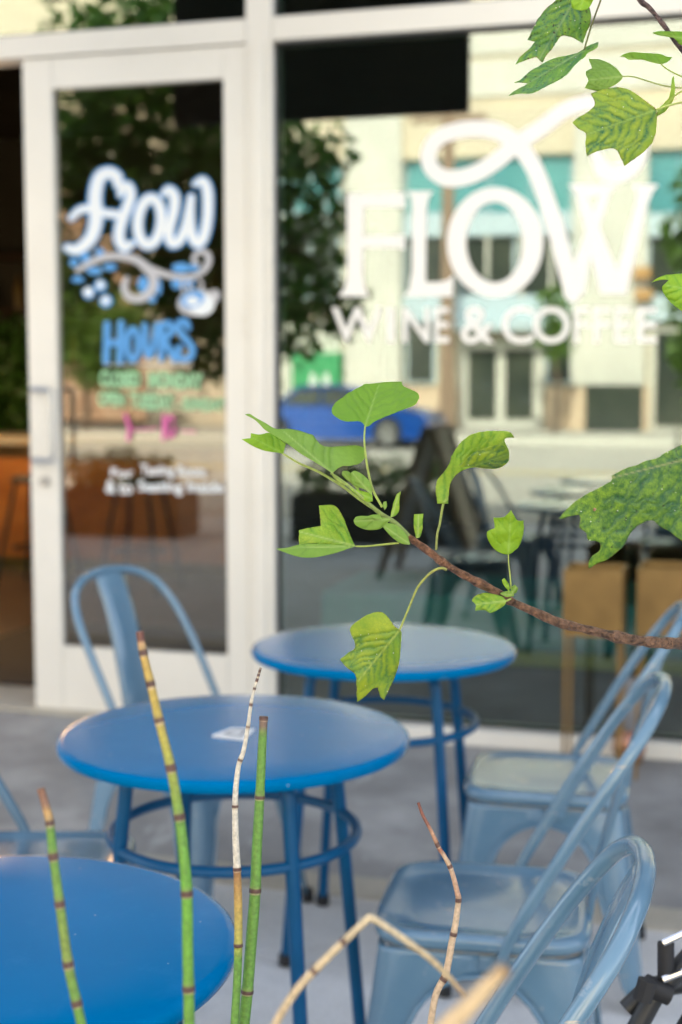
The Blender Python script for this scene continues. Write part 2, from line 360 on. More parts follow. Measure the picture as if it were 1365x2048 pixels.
M['walk'] = ground_mat('pale_concrete', (0.56, 0.55, 0.53), (0.68, 0.67, 0.65), (0.74, 0.73, 0.71), joint=(1.5, 1.5), sc=2.2)
M['band'] = ground_mat('dark_stone_paving', (0.20, 0.194, 0.186), (0.30, 0.293, 0.282), (0.46, 0.45, 0.43), sc=2.6)
M['strip'] = ground_mat('buff_border', (0.40, 0.36, 0.29), (0.48, 0.44, 0.36), (0.56, 0.51, 0.43), sc=5)
M['road'] = ground_mat('worn_concrete_road', (0.46, 0.43, 0.37), (0.54, 0.51, 0.44), (0.62, 0.58, 0.50), sc=0.8)
M['yellow'] = mat('yellow_road_paint', (0.75, 0.58, 0.16), 0.6, col2=(0.62, 0.48, 0.16), nscale=3)
add_scuffs(M['walk'], 1.1, .52, .75, (.36, .35, .33)); add_scuffs(M['walk'], 26, .66, .70, (.2, .19, .18)); add_scuffs(M['band'], 7, .60, .68, (.42, .42, .41), (1, .3, 1))
def slab(name, x0, x1, y0, y1, z0, z1, m, **k): return MB().box((x0, y0, z0), (x1, y1, z1)).build(name, m, smooth=False, **k)
tag(slab('ground', -150, 150, -150, 150, -0.5, -0.16, M['base_ground']), kind='structure')
tag(slab('sidewalk', -60, 60, -7.6, 0.30, -0.155, -0.004, M['walk']), kind='structure')
tag(slab('stone_paving', -60, 60, -1.47, 0.05, -0.003, 0.0, M['band']), kind='structure')
tag(slab('paving_border', -60, 60, -1.62, -1.474, -0.003, 0.001, M['strip']), kind='structure')
tag(slab('road', -60, 60, -24.4, -7.78, -0.158, -0.13, M['road']), kind='structure')
tag(slab('kerb', -60, 60, -7.775, -7.604, -0.157, 0.0, M['strip']), kind='structure')
tag(slab('far_kerb', -60, 60, -24.575, -24.404, -0.157, 0.0, M['ivory']), kind='structure')
tag(slab('far_sidewalk', -60, 60, -28.6, -24.58, -0.155, -0.002, M['road']), kind='structure')
mb = MB()
for yy in (-16.1, -15.8): mb.box((-60, yy - 0.07, -0.129), (60, yy + 0.07, -0.126))
tag(mb.build('road_markings', M['yellow'], smooth=False), kind='structure')

# ------------------------------------------------------------ cafe building
cafe = empty('cafe_building', (-1.0, 0.1, 0), 'charcoal cafe front with cream framed glass door and lettered window', 'building')
H = 8.75
mb = MB()
mb.box((-14, 0.0, 3.62), (14, 0.35, H)); mb.box((-14, 0.36, 3.62), (-13.7, 9, H)); mb.box((13.7, 0.36, 3.62), (14, 9, H)); mb.box((-14, 9.0, 0), (14, 9.3, H))
mb.box((1.75, 0.0, 0), (14, 0.35, 3.615)); mb.box((-14, 0.0, 0), (-6.4, 0.35, 3.615))
mb.box((13.7, 0.36, 0), (14, 8.99, 3.61)); mb.box((-14, 0.36, 0), (-13.7, 8.99, 3.61))
mb.build('wall', M['stucco'], cafe, smooth=False, bevel=0.01)
MB().box((-13.69, 0.36, H - 0.3), (13.69, 8.99, H - 0.05)).build('roof', M['stucco'], cafe, smooth=False)
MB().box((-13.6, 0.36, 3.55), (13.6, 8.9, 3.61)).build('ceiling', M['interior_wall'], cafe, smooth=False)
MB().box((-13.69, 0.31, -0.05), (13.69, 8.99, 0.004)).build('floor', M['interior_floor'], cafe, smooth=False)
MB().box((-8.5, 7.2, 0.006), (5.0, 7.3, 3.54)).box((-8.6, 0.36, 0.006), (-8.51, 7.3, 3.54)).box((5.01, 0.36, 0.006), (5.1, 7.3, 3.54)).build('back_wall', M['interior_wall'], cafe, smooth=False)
# mullions, transom and frames : glass front at y = 0
FY0, FY1 = -0.045, 0.09
XL = -3.72
fr = MB()
fr.box((-1.825, FY0, 0), (-1.725, FY1, 3.615))                     # mullion between door and window
fr.box((-1.795, FY0 - 0.012, 0), (-1.755, FY0 - 0.0005, 2.54))      # raised rib on the mullion
fr.box((-6.4, FY0, 2.545), (-1.828, FY1, 2.63))                    # transom over door
fr.box((-1.722, FY0, 2.545), (1.75, FY1, 2.63))                    # transom over window
fr.box((XL - 0.1, FY0, 0), (XL, FY1, 2.542)); fr.box((XL - 0.1, FY0, 2.633), (XL, FY1, 3.615))
fr.box((1.65, FY0 + .003, 0), (1.75, FY1, 2.54)); fr.box((-6.4, FY0, 3.56), (-1.828, FY1 - .003, 3.618)); fr.box((-1.722, FY0, 3.56), (1.75, FY1 - .003, 3.618))
fr.box((-6.398, FY0 + .003, 0), (-6.30, FY1, 2.54))
fr.build('window_frame', M['frame'], cafe, smooth=False, bevel=0.003)
MB().box((-1.722, FY0 - 0.02, 0.001), (1.648, FY1, 0.058)).build('window_sill', M['frame'], cafe, smooth=False, bevel=0.003)
MB().box((-3.7, -0.07, 0.001), (-1.83, 0.30, 0.016)).build('threshold', M['strip'], cafe, smooth=False, bevel=0.003)
big = MB().box((-1.722, 0, 0.06), (1.648, 0.008, 2.543)).build('window', M['glass_w'], cafe, smooth=False)
MB().box((-1.722, 0, 2.632), (1.648, 0.008, 3.558)).build('window', M['glass_w'], cafe, smooth=False)
MB().box((XL + .002, 0, 2.632), (-1.828, 0.008, 3.558)).build('window', M['glass_w'], cafe, smooth=False)
MB().box((-6.298, 0, 0.05), (XL - .102, 0.008, 2.543)).build('window', M['glass_w'], cafe, smooth=False)
MB().box((-6.298, 0, 2.632), (XL - .102, 0.008, 3.558)).build('window', M['glass_w'], cafe, smooth=False)
cn = MB(); cn.box((-2.97, -2.04, 2.63), (-1.41, -2.0, 3.82)); cn.box((-2.97, -1.998, 3.78), (-1.41, -0.002, 3.82))
cn.build('awning', mat('slate_awning', (.05, .06, .066), .6, col2=(.04, .048, .052), nscale=2), cafe, smooth=False)
gk = MB()
for x0, x1, z0, z1 in ((-1.722, 1.648, .062, 2.542), (-1.722, 1.648, 2.634, 3.556), (XL + .003, -1.830, 2.634, 3.556)):
    w_ = .007
    gk.box((x0, -.012, z0), (x0 + w_, -.0015, z1)).box((x1 - w_, -.012, z0), (x1, -.0015, z1)).box((x0 + w_ + .0005, -.012, z0), (x1 - w_ - .0005, -.0015, z0 + w_)).box((x0 + w_ + .0005, -.012, z1 - w_), (x1 - w_ - .0005, -.0015, z1))
gk.build('gasket', M['rubber'], cafe, smooth=False)
# door leaf (closed) and the open leaf swung inside
dl = MB(); Y0, Y1 = -0.035, 0.012
dl.box((-2.738, Y0, 0.018), (-2.614, Y1, 2.540)); dl.box((-1.918, Y0, 0.018), (-1.829, Y1, 2.540))
dl.box((-2.613, Y0, 0.018), (-1.919, Y1, 0.272)); dl.box((-2.613, Y0, 2.424), (-1.919, Y1, 2.540))
door = dl.build('door', M['frame'], cafe, smooth=False, bevel=0.003)
MB().box((-2.613, -0.012, 0.273), (-1.919, -0.004, 2.423)).build('pane', M['glass_d'], door, smooth=False)
def handle(par, x0, y):
    h = MB(); pts = [(x0, y, 1.285), (x0, y - .05, 1.285), (x0 + .03, y - .062, 1.285), (x0 + .075, y - .062, 1.283), (x0 + .09, y - .062, 1.265), (x0 + .092, y - .062, 1.15),
             (x0 + .09, y - .062, 1.03), (x0 + .075, y - .062, 1.012), (x0 + .03, y - .062, 1.01), (x0, y - .05, 1.01), (x0, y, 1.01)]
    h.tube(crom(pts, 4), 0.0095, 10); h.build('handle', M['steel'], par)
handle(door, -2.70, -0.036)
MB().tube([(-2.676, -0.036, 0.925), (-2.676, -0.050, 0.925)], 0.020, 20).tube([(-2.676, -0.050, 0.925), (-2.676, -0.056, 0.925)], 0.010, 16).build('lock', M['steel'], door)
od = MB(); xx = -3.70
od.box((xx, 0.10, 0.018), (xx + .045, 0.22, 2.535)); od.box((xx, 0.90, 0.018), (xx + .045, 1.0, 2.535)); od.box((xx, 0.221, 0.018), (xx + .045, 0.899, 0.27)); od.box((xx, 0.221, 2.42), (xx + .045, 0.899, 2.535))
odo = od.build('door', M['frame'], cafe, smooth=False, bevel=0.003)
MB().box((xx + .018, 0.222, 0.272), (xx + .026, 0.898, 2.418)).build('pane', M['glass_d'], odo, smooth=False)

# ------------------------------------------------------------ lettering on the glass
LOFF = [0.0]
def nexty(base):
    LOFF[0] += 0.00012; return base - 0.0008 - LOFF[0]
def stroke(mb, pts, wd, base=0.0, k=8, closed=False, plane=None):
    """painted brush stroke; pts in photo measure, laid on the glass plane"""
    yv = nexty(base) if plane is None else plane
    if not isinstance(wd, (list, tuple)): wd = [wd] * len(pts)
    cp = crom([(p[0], p[1], q) for p, q in zip(pts, wd)], k, closed)
    n = len(cp); Lf = []; Rt = []
    for i, p in enumerate(cp):
        t = (cp[(i + 1) % n] - cp[i - 1]) if closed else (cp[min(i + 1, n - 1)] - cp[max(i - 1, 0)])
        t = Vector((t.x, t.y)).normalized(); nn = Vector((-t.y, t.x)) * p.z / 2
        Lf.append((p.x + nn.x, p.y + nn.y)); Rt.append((p.x - nn.x, p.y - nn.y))
    vs = []; fs = []
    for i_, (a, b) in enumerate(zip(Lf, Rt)):
        y_ = yv - (0.0012 * i_ / n if plane is None and not closed else 0)
        vs += [W(a[0], a[1], y_), W(b[0], b[1], y_)]
    for i in range(n if closed else n - 1):
        j = (i + 1) % n; fs.append((2 * i, 2 * j, 2 * j + 1, 2 * i + 1))
    mb.add(vs, fs)
    if not closed:
        for p in (cp[0], cp[-1]):
            yy = nexty(base) - 0.0012
            mb.add([W(p.x + p.z / 2 * math.cos(a * math.pi / 8), p.y + p.z / 2 * math.sin(a * math.pi / 8), yy) for a in range(16)], [tuple(range(16))])
def poly(mb, pts, base=0.0):
    yv = nexty(base); mb.add([W(x, y, yv) for x, y in pts], [tuple(range(len(pts)))])
def ell(mb, cx, cy, rx, ry, base=0.0, n=24, rot=0.0):
    poly(mb, [(cx + rx * math.cos(a) * math.cos(rot) - ry * math.sin(a) * math.sin(rot), cy + rx * math.cos(a) * math.sin(rot) + ry * math.sin(a) * math.cos(rot)) for a in [2 * math.pi * i / n for i in range(n)]], base)
def glyphs(text, bold=0.0):
    cu = bpy.data.curves.new('t', 'FONT'); cu.body = text; cu.offset = bold; cu.resolution_u = 6
    o = bpy.data.objects.new('t', cu); S.collection.objects.link(o); bpy.context.view_layer.update()
    me = bpy.data.meshes.new_from_object(o.evaluated_get(bpy.context.evaluated_depsgraph_get()))
    vs = [v.co.copy() for v in me.vertices]; fs = [tuple(p.vertices) for p in me.polygons]
    bpy.data.objects.remove(o); bpy.data.curves.remove(cu); bpy.data.meshes.remove(me)
    return vs, fs
def put_text(mb, text, x0, y0, x1, y1, base=0.0, bold=0.0, slope=0.0, wob=0.0, fn=None):
    vs, fs = glyphs(text, bold)
    ax = min(v.x for v in vs); bx = max(v.x for v in vs); ay = min(v.y for v in vs); by = max(v.y for v in vs)
    yv = nexty(base); out = []
    for v in vs:
        u = (v.x - ax) / (bx - ax); q = (v.y - ay) / (by - ay)
        px = x0 + (x1 - x0) * u; py = y1 + (y0 - y1) * q + slope * (px - x0) + wob * math.sin(px * 0.11)
        out.append(fn(px, py) if fn else W(px, py, yv))
    mb.add(out, fs)
# big window sign
Z3 = lambda X, Y: (660 + X / 1.936, 180 + Y / 1.936)
sg = MB()
def zp(l): return [Z3(*p) for p in l]
poly(sg, zp([(66, 402), (134, 402), (130, 560), (128, 720), (134, 760), (152, 800), (34, 800), (58, 765), (68, 720)]))
poly(sg, zp([(60, 402), (292, 398), (292, 462), (280, 452), (130, 452)])); poly(sg, zp([(128, 566), (268, 566), (290, 556), (290, 620), (268, 610), (128, 610)]))
poly(sg, zp([(300, 392), (402, 392), (382, 418), (374, 470), (372, 744), (420, 744), (452, 738), (480, 718), (474, 800), (288, 800), (308, 768), (318, 700), (320, 470), (316, 420)]))
n = 48; yv = nexty(0); vs = []
for i in range(n):
    a = 2 * math.pi * i / n; vs.append(W(*Z3(640 + 187 * math.cos(a), 590 + 214 * math.sin(a)), yv)); vs.append(W(*Z3(638 + 110 * math.cos(a), 590 + 156 * math.sin(a)), yv))
sg.add(vs, [(2 * i, 2 * ((i + 1) % n), 2 * ((i + 1) % n) + 1, 2 * i + 1) for i in range(n)])
poly(sg, zp([(920, 366), (1122, 366), (1092, 392), (1000, 420), (1150, 790), (1048, 790), (952, 400)]))
poly(sg, zp([(1046, 400), (1090, 392), (1012, 640), (985, 790), (900, 790)])) 
poly(sg, zp([(1170, 366), (1274, 366), (1250, 395), (1232, 440), (1148, 790), (1086, 790), (1184, 440), (1190, 395)]))
sw = [(1150, 250), (1130, 215), (1090, 205), (1055, 235), (1060, 285), (1100, 322)]
stroke(sg, zp([(1030, 250), (1062, 312), (1110, 325), (1165, 300), (1200, 235), (1185, 150), (1130, 85), (1050, 50), (985, 52), (905, 82), (830, 138), (720, 212), (640, 278), (545, 330), (455, 342), (398, 308), (382, 250), (415, 190), (490, 158), (580, 150), (660, 165), (730, 215), (790, 300), (830, 400), (870, 520), (905, 650), (940, 790)]),
       [22, 36, 38, 36, 34, 32, 32, 32, 32, 32, 33, 34, 34, 34, 34, 32, 32, 32, 33, 34, 36, 36, 35, 35, 35, 34, 34])
for ch, a, b in (('W', 8, 205), ('I', 222, 250), ('N', 282, 386), ('E', 404, 462), ('&', 506, 636), ('C', 666, 790), ('O', 786, 930), ('F', 944, 1006), ('F', 1022, 1088), ('E', 1104, 1166), ('E', 1190, 1266)):
    p, q = Z3(a, 842 if ch not in '&CO' else 838), Z3(b, 978 if ch not in '&CO' else 982); put_text(sg, ch, p[0], p[1], q[0], q[1], bold=0.012)
sg.build('lettering', M['white'], big, smooth=False)
# hand painted door sign
D1 = lambda l: [(110 + x / 3.9, 320 + y / 3.9) for x, y in l]
D2 = lambda l: [(150 + x / 3.9, 610 + y / 3.9) for x, y in l]
DB = -0.012; LOFF[0] = 0
k4 = 1 / 3.9
flow = [([(490, 190), (485, 135), (425, 100), (360, 125), (328, 200), (315, 300), (322, 400), (318, 500), (285, 600), (225, 672), (160, 702), (98, 685)], [70, 92, 95, 100, 105, 108, 110, 108, 100, 90, 82, 60]),
        ([(130, 452), (190, 395), (280, 380), (380, 412), (490, 428)], [45, 60, 66, 66, 66]),
        ([(512, 268), (530, 215), (572, 212), (592, 270), (572, 350), (535, 440), (508, 530), (505, 620), (545, 680), (605, 650)], [55, 80, 84, 84, 86, 88, 88, 84, 80, 50]),
        ([(850, 262), (892, 236), (934, 290), (930, 390), (905, 490), (890, 590), (915, 650), (970, 630), (1020, 530), (1050, 400), (1064, 292)], [50, 76, 86, 84, 80, 80, 80, 78, 78, 76, 60]),
        ([(1060, 330), (1058, 480), (1075, 600), (1115, 650), (1160, 600), (1188, 480), (1196, 350), (1188, 230), (1155, 165), (1100, 185)], [60, 74, 80, 84, 84, 84, 84, 84, 74, 50])]
bl = MB(); wt = MB()
for pts, wd in flow: stroke(bl, D1(pts), [x * k4 + 4.5 for x in wd], DB)
stroke(bl, D1([(740 + 92 * math.cos(a) - 12 * math.sin(a), 480 + 180 * math.sin(a)) for a in [i * math.pi / 8 for i in range(16)]]), 98 * k4, DB, 4, True)
for pts, wd in flow: stroke(wt, D1(pts), [x * k4 * .86 for x in wd], DB)
stroke(wt, D1([(740 + 92 * math.cos(a) - 12 * math.sin(a), 480 + 180 * math.sin(a)) for a in [i * math.pi / 8 for i in range(16)]]), 72 * k4, DB, 4, True)
for cx, cy, rx, ry in ((150, 800, 34, 34), (238, 762, 42, 40), (350, 722, 36, 36), (180, 932, 50, 24), (310, 865, 62, 30), (430, 836, 52, 28), (690, 970, 42, 62), (808, 990, 26, 66), (985, 842, 72, 40), (955, 962, 46, 44), (1040, 958, 52, 44), (1085, 840, 40, 28), (758, 1085, 32, 30)):
    q = D1([(cx, cy)])[0]; ell(bl, q[0], q[1], rx * k4, ry * k4, DB)
gy = MB()
stroke(gy, D1([(178, 862), (280, 800), (400, 757), (530, 752), (640, 782), (740, 850), (860, 892), (960, 912), (1080, 905), (1160, 862), (1200, 795), (1190, 735), (1140, 712), (1092, 748), (1088, 798), (1128, 812)]), [10, 13, 14, 15, 16, 16, 13, 11, 10, 12, 13, 12, 10, 10, 9, 6], DB)
stroke(gy, D1([(690, 830), (760, 900), (768, 980), (722, 1052), (645, 1085), (570, 1060), (542, 990), (562, 925)]), [14, 17, 18, 18, 16, 15, 14, 10], DB)
for cx, cy, r in ((355, 980, 46), (265, 1036, 46), (400, 1100, 48)):
    q = D1([(cx, cy)])[0]; ell(bl, q[0], q[1], r * k4 + .8, r * k4 + .8, DB)
for cx, cy, r in ((355, 975, 30), (262, 1030, 36), (398, 1094, 32)):
    q = D1([(cx, cy)])[0]; ell(wt, q[0], q[1], r * k4, r * k4, DB)
for s_ in ([(1010, 925), (992, 985), (1012, 1045)], [(1062, 935), (1046, 985), (1060, 1040)], [(1120, 930), (1150, 965), (1138, 1015)]): stroke(gy, D1(s_), 5, DB)
q = D1([(1100, 1110)])[0]; ell(gy, q[0], q[1], 37, 27, DB, rot=-0.18); q = D1([(1245, 1060)])[0]; ell(gy, q[0], q[1], 12, 13, DB)
q = D1([(1150, 1130)])[0]; ell(wt, q[0], q[1], 25, 22, DB, rot=-0.2); q = D1([(1075, 1085)])[0]; ell(bl, q[0], q[1], 24, 17, DB, rot=-0.3)
q = D1([(1075, 1100)])[0]; ell(wt, q[0], q[1], 14, 9, DB)
for pts in ([(252, 150), (244, 445)], [(360, 142), (350, 445)], [(250, 300), (355, 292)]): stroke(bl, D2(pts), 52 * k4, DB)
stroke(bl, D2([(452 + 44 * math.cos(a), 308 + 120 * math.sin(a)) for a in [i * math.pi / 8 for i in range(16)]]), 48 * k4, DB, 4, True)
for pts in ([(545, 160), (552, 330), (575, 400), (612, 330), (640, 158)], [(680, 155), (676, 300), (672, 420)], [(680, 150), (745, 150), (752, 215), (700, 268), (735, 340), (775, 425)],
            [(882, 178), (866, 132), (820, 132), (808, 190), (862, 262), (915, 335), (902, 405), (830, 422), (800, 370), (818, 330)]): stroke(bl, D2(pts), 48 * k4, DB)
stroke(gy, D2([(230 + i * 36, 470 - (i % 2) * 8) for i in range(20)]), 2.5, DB)
LB = MB()
gr = MB()
def dtext(mb, t, a, b, bold=0.02, slope=0.03, wob=0.7):
    p = D2([a])[0]; q = D2([b])[0]; put_text(mb, t, p[0], p[1], q[0], q[1], DB, bold, slope, wob)
dtext(gr, 'CLOSED', (195, 510), (510, 640), .05); dtext(gr, 'MONDAY', (575, 520), (1000, 650), .05)
dtext(gr, 'OPEN', (180, 675), (390, 790), .045); dtext(gr, 'TUESDAY', (425, 680), (775, 810), .045, .05); dtext(gr, '- SUNDAY', (795, 720), (1170, 820), .045)
pk = MB()
for pts, wd in (([(395, 860), (425, 960), (415, 1050)], 7), ([(450, 975), (640, 965)], 3), ([(695, 860), (690, 1050)], 6), ([(745 + 30 * math.cos(a), 950 + 80 * math.sin(a)) for a in [i * .8 for i in range(8)]], 6), ([(830, 985), (940, 990)], 3)): stroke(pk, D2(pts), wd, DB)
wl = MB(); dtext(wl, 'For', (280, 1270), (460, 1340), .03); dtext(wl, 'Tasting Room', (510, 1240), (1020, 1350), .03); dtext(wl, '& to', (240, 1370), (450, 1470), .03); dtext(wl, 'Seating Inside', (495, 1365), (1160, 1480), .03, .02)
for m_, c_ in ((bl, 'chalkblue'), (wt, 'chalk'), (gy, 'chalkgrey'), (gr, 'chalkgreen'), (pk, 'chalkpink'), (wl, 'chalk')): m_.build('lettering', M[c_], door, smooth=False)

# ------------------------------------------------------------ inside the cafe
ct = empty('service_counter', (-5.2, 3.9, 0), 'warm brown wooden service counter with pale stone top inside the doorway', 'counter')
MB().box((-7.6, 3.62, 0.09), (-3.3, 4.3, 0.86)).build('front_panel', M['wood'], ct, smooth=False, bevel=.004)
MB().box((-7.65, 3.55, 0.862), (-3.25, 4.35, 0.91)).build('countertop', M['counter_top'], ct, smooth=False, bevel=.006)
MB().box((-7.58, 3.66, 0.005), (-3.32, 4.26, 0.088)).build('kick_plate', M['brass'], ct, smooth=False)
sh = empty('back_shelf', (-5.2, 6.95, 0), 'dark wall shelving behind the counter', 'shelf')
for z in (0.9, 1.4, 1.9, 2.4): MB().box((-7.5, 6.8, z), (-3.2, 7.18, z + .035)).build('shelf_board', M['shelfwood'], sh, smooth=False)
for x in (-7.5, -5.35, -3.24): MB().box((x, 6.82, 0.006), (x + .04, 7.18, 2.6)).build('side_panel', M['shelfwood'], sh, smooth=False)
bc = [mat('bottle_glass', c, .15) for c in ((.02, .05, .02), (.12, .05, .01), (.25, .15, .04), (.02, .02, .02))]
bprof = [(0, 0), (.037, 0), (.038, .01), (.038, .19), (.03, .225), (.014, .25), (.013, .31), (.016, .312), (0, .315)]
btl = []
for i, (x, z) in enumerate([(x, z) for z in (0.936, 1.436, 1.936) for x in [-7.2 + .28 * j for j in range(14)]]):
    if -5.38 < x < -5.3: x += .08
    if i < 4: b = MB().lathe(bprof, 14).build('bottle', bc[i % 4]); b.location = (x, 6.95, z); btl.append(b)
    else: b = btl[i % 4].copy(); S.collection.objects.link(b); b.location = (x, 6.95, z)
    tag(b, 'wine bottle standing on the dark shelving behind the counter', 'bottle', 'wine bottles on the back shelves')
bulb = emis('warm_bulb', (1.0, 0.55, 0.18), 9.0)
for i, (x, y) in enumerate(((-6.3, 3.0), (-4.86, 3.0))):
    pl = empty('pendant_lamp', (x, y, 1.7), ['brass pendant lamp in front of the counter, further left inside', 'brass pendant lamp glowing warm just inside the open doorway'][i], 'lamp', 'pendant lamps over the counter')
    MB().tube([(x, y, 1.85), (x, y, 3.549)], .005, 6).build('cord', M['dark'], pl)
    MB().lathe([(.03, .16), (.05, .15), (.12, .02), (.125, 0), (.115, .01), (.045, .14)], 20, (x, y, 1.7)).build('lamp_shade', M['brass'], pl)
    MB().lathe([(0, .0), (.03, .015), (.04, .05), (.03, .09), (.012, .12), (0, .13)], 14, (x, y, 1.69)).build('bulb', bulb, pl)
    l = bpy.data.lights.new('bulb_light', 'POINT'); l.energy = 12; l.color = (1, .62, .3); l.shadow_soft_size = .05
    lo = bpy.data.objects.new('bulb_light', l); S.collection.objects.link(lo); lo.parent = pl; lo.location = (0, 0, -.06)
qx = W(20, 760, 5.3).x
pp_ = empty('potted_plant', (qx, 5.3, .006), 'dark leafy potted plant behind the service counter at the left edge', 'plant')
MB().lathe([(0, .001), (.16, .001), (.2, .4), (.18, .4), (0, .37)], 20, (qx, 5.3, .006)).build('pot', M['dark'], pp_)
MB().tube([(qx, 5.3, .38), (qx + .02, 5.3, 1.5)], .015, 8).build('stem', M['bark'], pp_)
tag(MB().box((-3.66, 0.35, 0.006), (-2.2, 1.75, 0.016)).build('entrance_mat', M['rubber'], smooth=False, bevel=.003), 'black mat on the floor just inside the open doorway', 'mat')
bn = empty('window_bench', (0.0, 1.0, 0), 'long teal upholstered bench on brass rails inside the window', 'bench')
a = W(690, 1170, .9); b = W(1150, 1170, .9)
MB().box((-1.75, .62, .22), (0.9, 1.25, .44)).build('seat', M['teal'], bn, smooth=False, bevel=.03, bseg=4)
MB().box((-1.72, .66, .155), (.85, 1.2, .215))  .build('rail', M['yellow'], bn, smooth=False)
for x in (-1.65, -.15, .8):
    for y in (.70, 1.14): MB().box((x, y, .005), (x + .03, y + .03, .153)).build('leg', M['brass'], bn, smooth=False)
it = empty('cafe_table', (-0.6, 2.2, 0), 'round pale topped cafe table inside behind the window bench', 'table')
MB().lathe([(0, .74), (.36, .74), (.365, .73), (.36, .715), (0, .714)], 32, (-.6, 2.2, 0)).build('tabletop', M['woodlight'], it)
MB().tube([(-.6, 2.2, .02), (-.6, 2.2, .713)], .03, 12).lathe([(0, .03), (.2, .02), (.22, .006), (0, .005)], 24, (-.6, 2.2, 0)).build('pedestal', M['dark'], it)
for i, (x, y) in enumerate(((-4.35, 3.0), (-3.65, 3.0))):
    st = empty('bar_stool', (x, y, 0), ['dark bar stool in front of the counter, further from the right end', 'dark bar stool beside the right end of the counter'][i], 'stool', 'bar stools at the counter')
    MB().lathe([(0, .70), (.15, .70), (.165, .69), (.165, .665), (0, .66)], 24, (x, y, 0)).build('seat', M['dark'], st)
    for sx in (-1, 1):
        for sy in (-1, 1): MB().tube([(x + sx * .1, y + sy * .1, .665), (x + sx * .2, y + sy * .2, .006)], .012, 8).build('leg', M['dark'], st)
    MB().tube([(x + .165 * math.cos(t * .5236), y + .165 * math.sin(t * .5236), .25) for t in range(12)], .009, 8, closed=True).build('footrest', M['dark'], st)

# ------------------------------------------------------------ tables
def make_table():
    t = empty('bistro_table', (0, 0, 0))
    MB().lathe([(0, .700), (.10, .7002), (.20, .7002), (.292, .7), (.300, .6988), (.3048, .6955), (.306, .691), (.3052, .6835), (.303, .681), (.3005, .683), (.299, .688), (.29, .6905), (0, .6905)], 96).build('tabletop', M['table'], t, autosmooth=50)
    for k in range(4):
        a = k * math.pi / 2; c, s = math.cos(a), math.sin(a)
        pr = [(.05, .672), (.13, .672), (.17, .668), (.197, .645), (.205, .60), (.2165, .50), (.247, .20), (.265, .016)]
        MB().tube(crom([(r * c, r * s, z) for r, z in pr], 5), .0122, 14).build('leg', M['tleg'], t)
        leg = [o for o in bpy.data.objects if o.parent == t and o.name.startswith('leg')][-1]
        MB().tube([(.2645 * c, .2645 * s, .024), (.267 * c, .267 * s, .0)], .017, 12).build('foot_cap', M['rubber'], leg)
    MB().tube([(.214 * math.cos(2 * math.pi * i / 64), .214 * math.sin(2 * math.pi * i / 64), .525) for i in range(64)], .0095, 10, closed=True).build('ring_brace', M['tleg'], t)
    return t
TG = 'blue bistro tables on the cafe patio'
ang = YAW + R(30)
t1 = make_table(); t1.location = CW(-.19, 2.48); t1.rotation_euler[2] = ang
tag(t1, 'round blue metal bistro table with a small white card on top', 'table', TG)
t2 = copy_thing(t1, CW(.10, 3.29), ang + R(3), 'round blue metal bistro table nearest the cafe window, its top bare', TG)
t3 = copy_thing(t1, CW(-.424, 1.565), ang + R(20), 'round blue metal bistro table at bottom left, nearest of the three', TG)
t3.location.z = .003
t1.scale = (1.02, 1.02, 1.018); t2.scale = (1.015, 1.015, 1.018)
# card lying on the middle table
cl = [G(*p, .7135) for p in ((425, 1474), (463, 1457), (511, 1459), (490, 1482))]
cdm = MB(); top = [v + Vector((0, 0, .0018 + (.002 if i == 0 else 0))) for i, v in enumerate(cl)]
cdm.add(cl + top, [(0, 1, 2, 3), (7, 6, 5, 4), (0, 4, 5, 1), (1, 5, 6, 2), (2, 6, 7, 3), (3, 7, 4, 0)])
ca = cdm.build('card', M['paper'], smooth=False, origin=cl[0]); tag(ca, 'small white printed card lying on the middle blue table', 'card')
cc_ = sum(top, Vector()) / 4; ins = [cc_ + (v - cc_) * .55 + Vector((0, 0, .0006)) for v in top]; ins2 = [cc_ + (v - cc_) * .40 + Vector((0, 0, .0006)) for v in top]
MB().add(ins + ins2, [(0, 1, 5, 4), (1, 2, 6, 5), (2, 3, 7, 6), (3, 0, 4, 7)]).build('printed_square', M['ink'], ca, smooth=False)

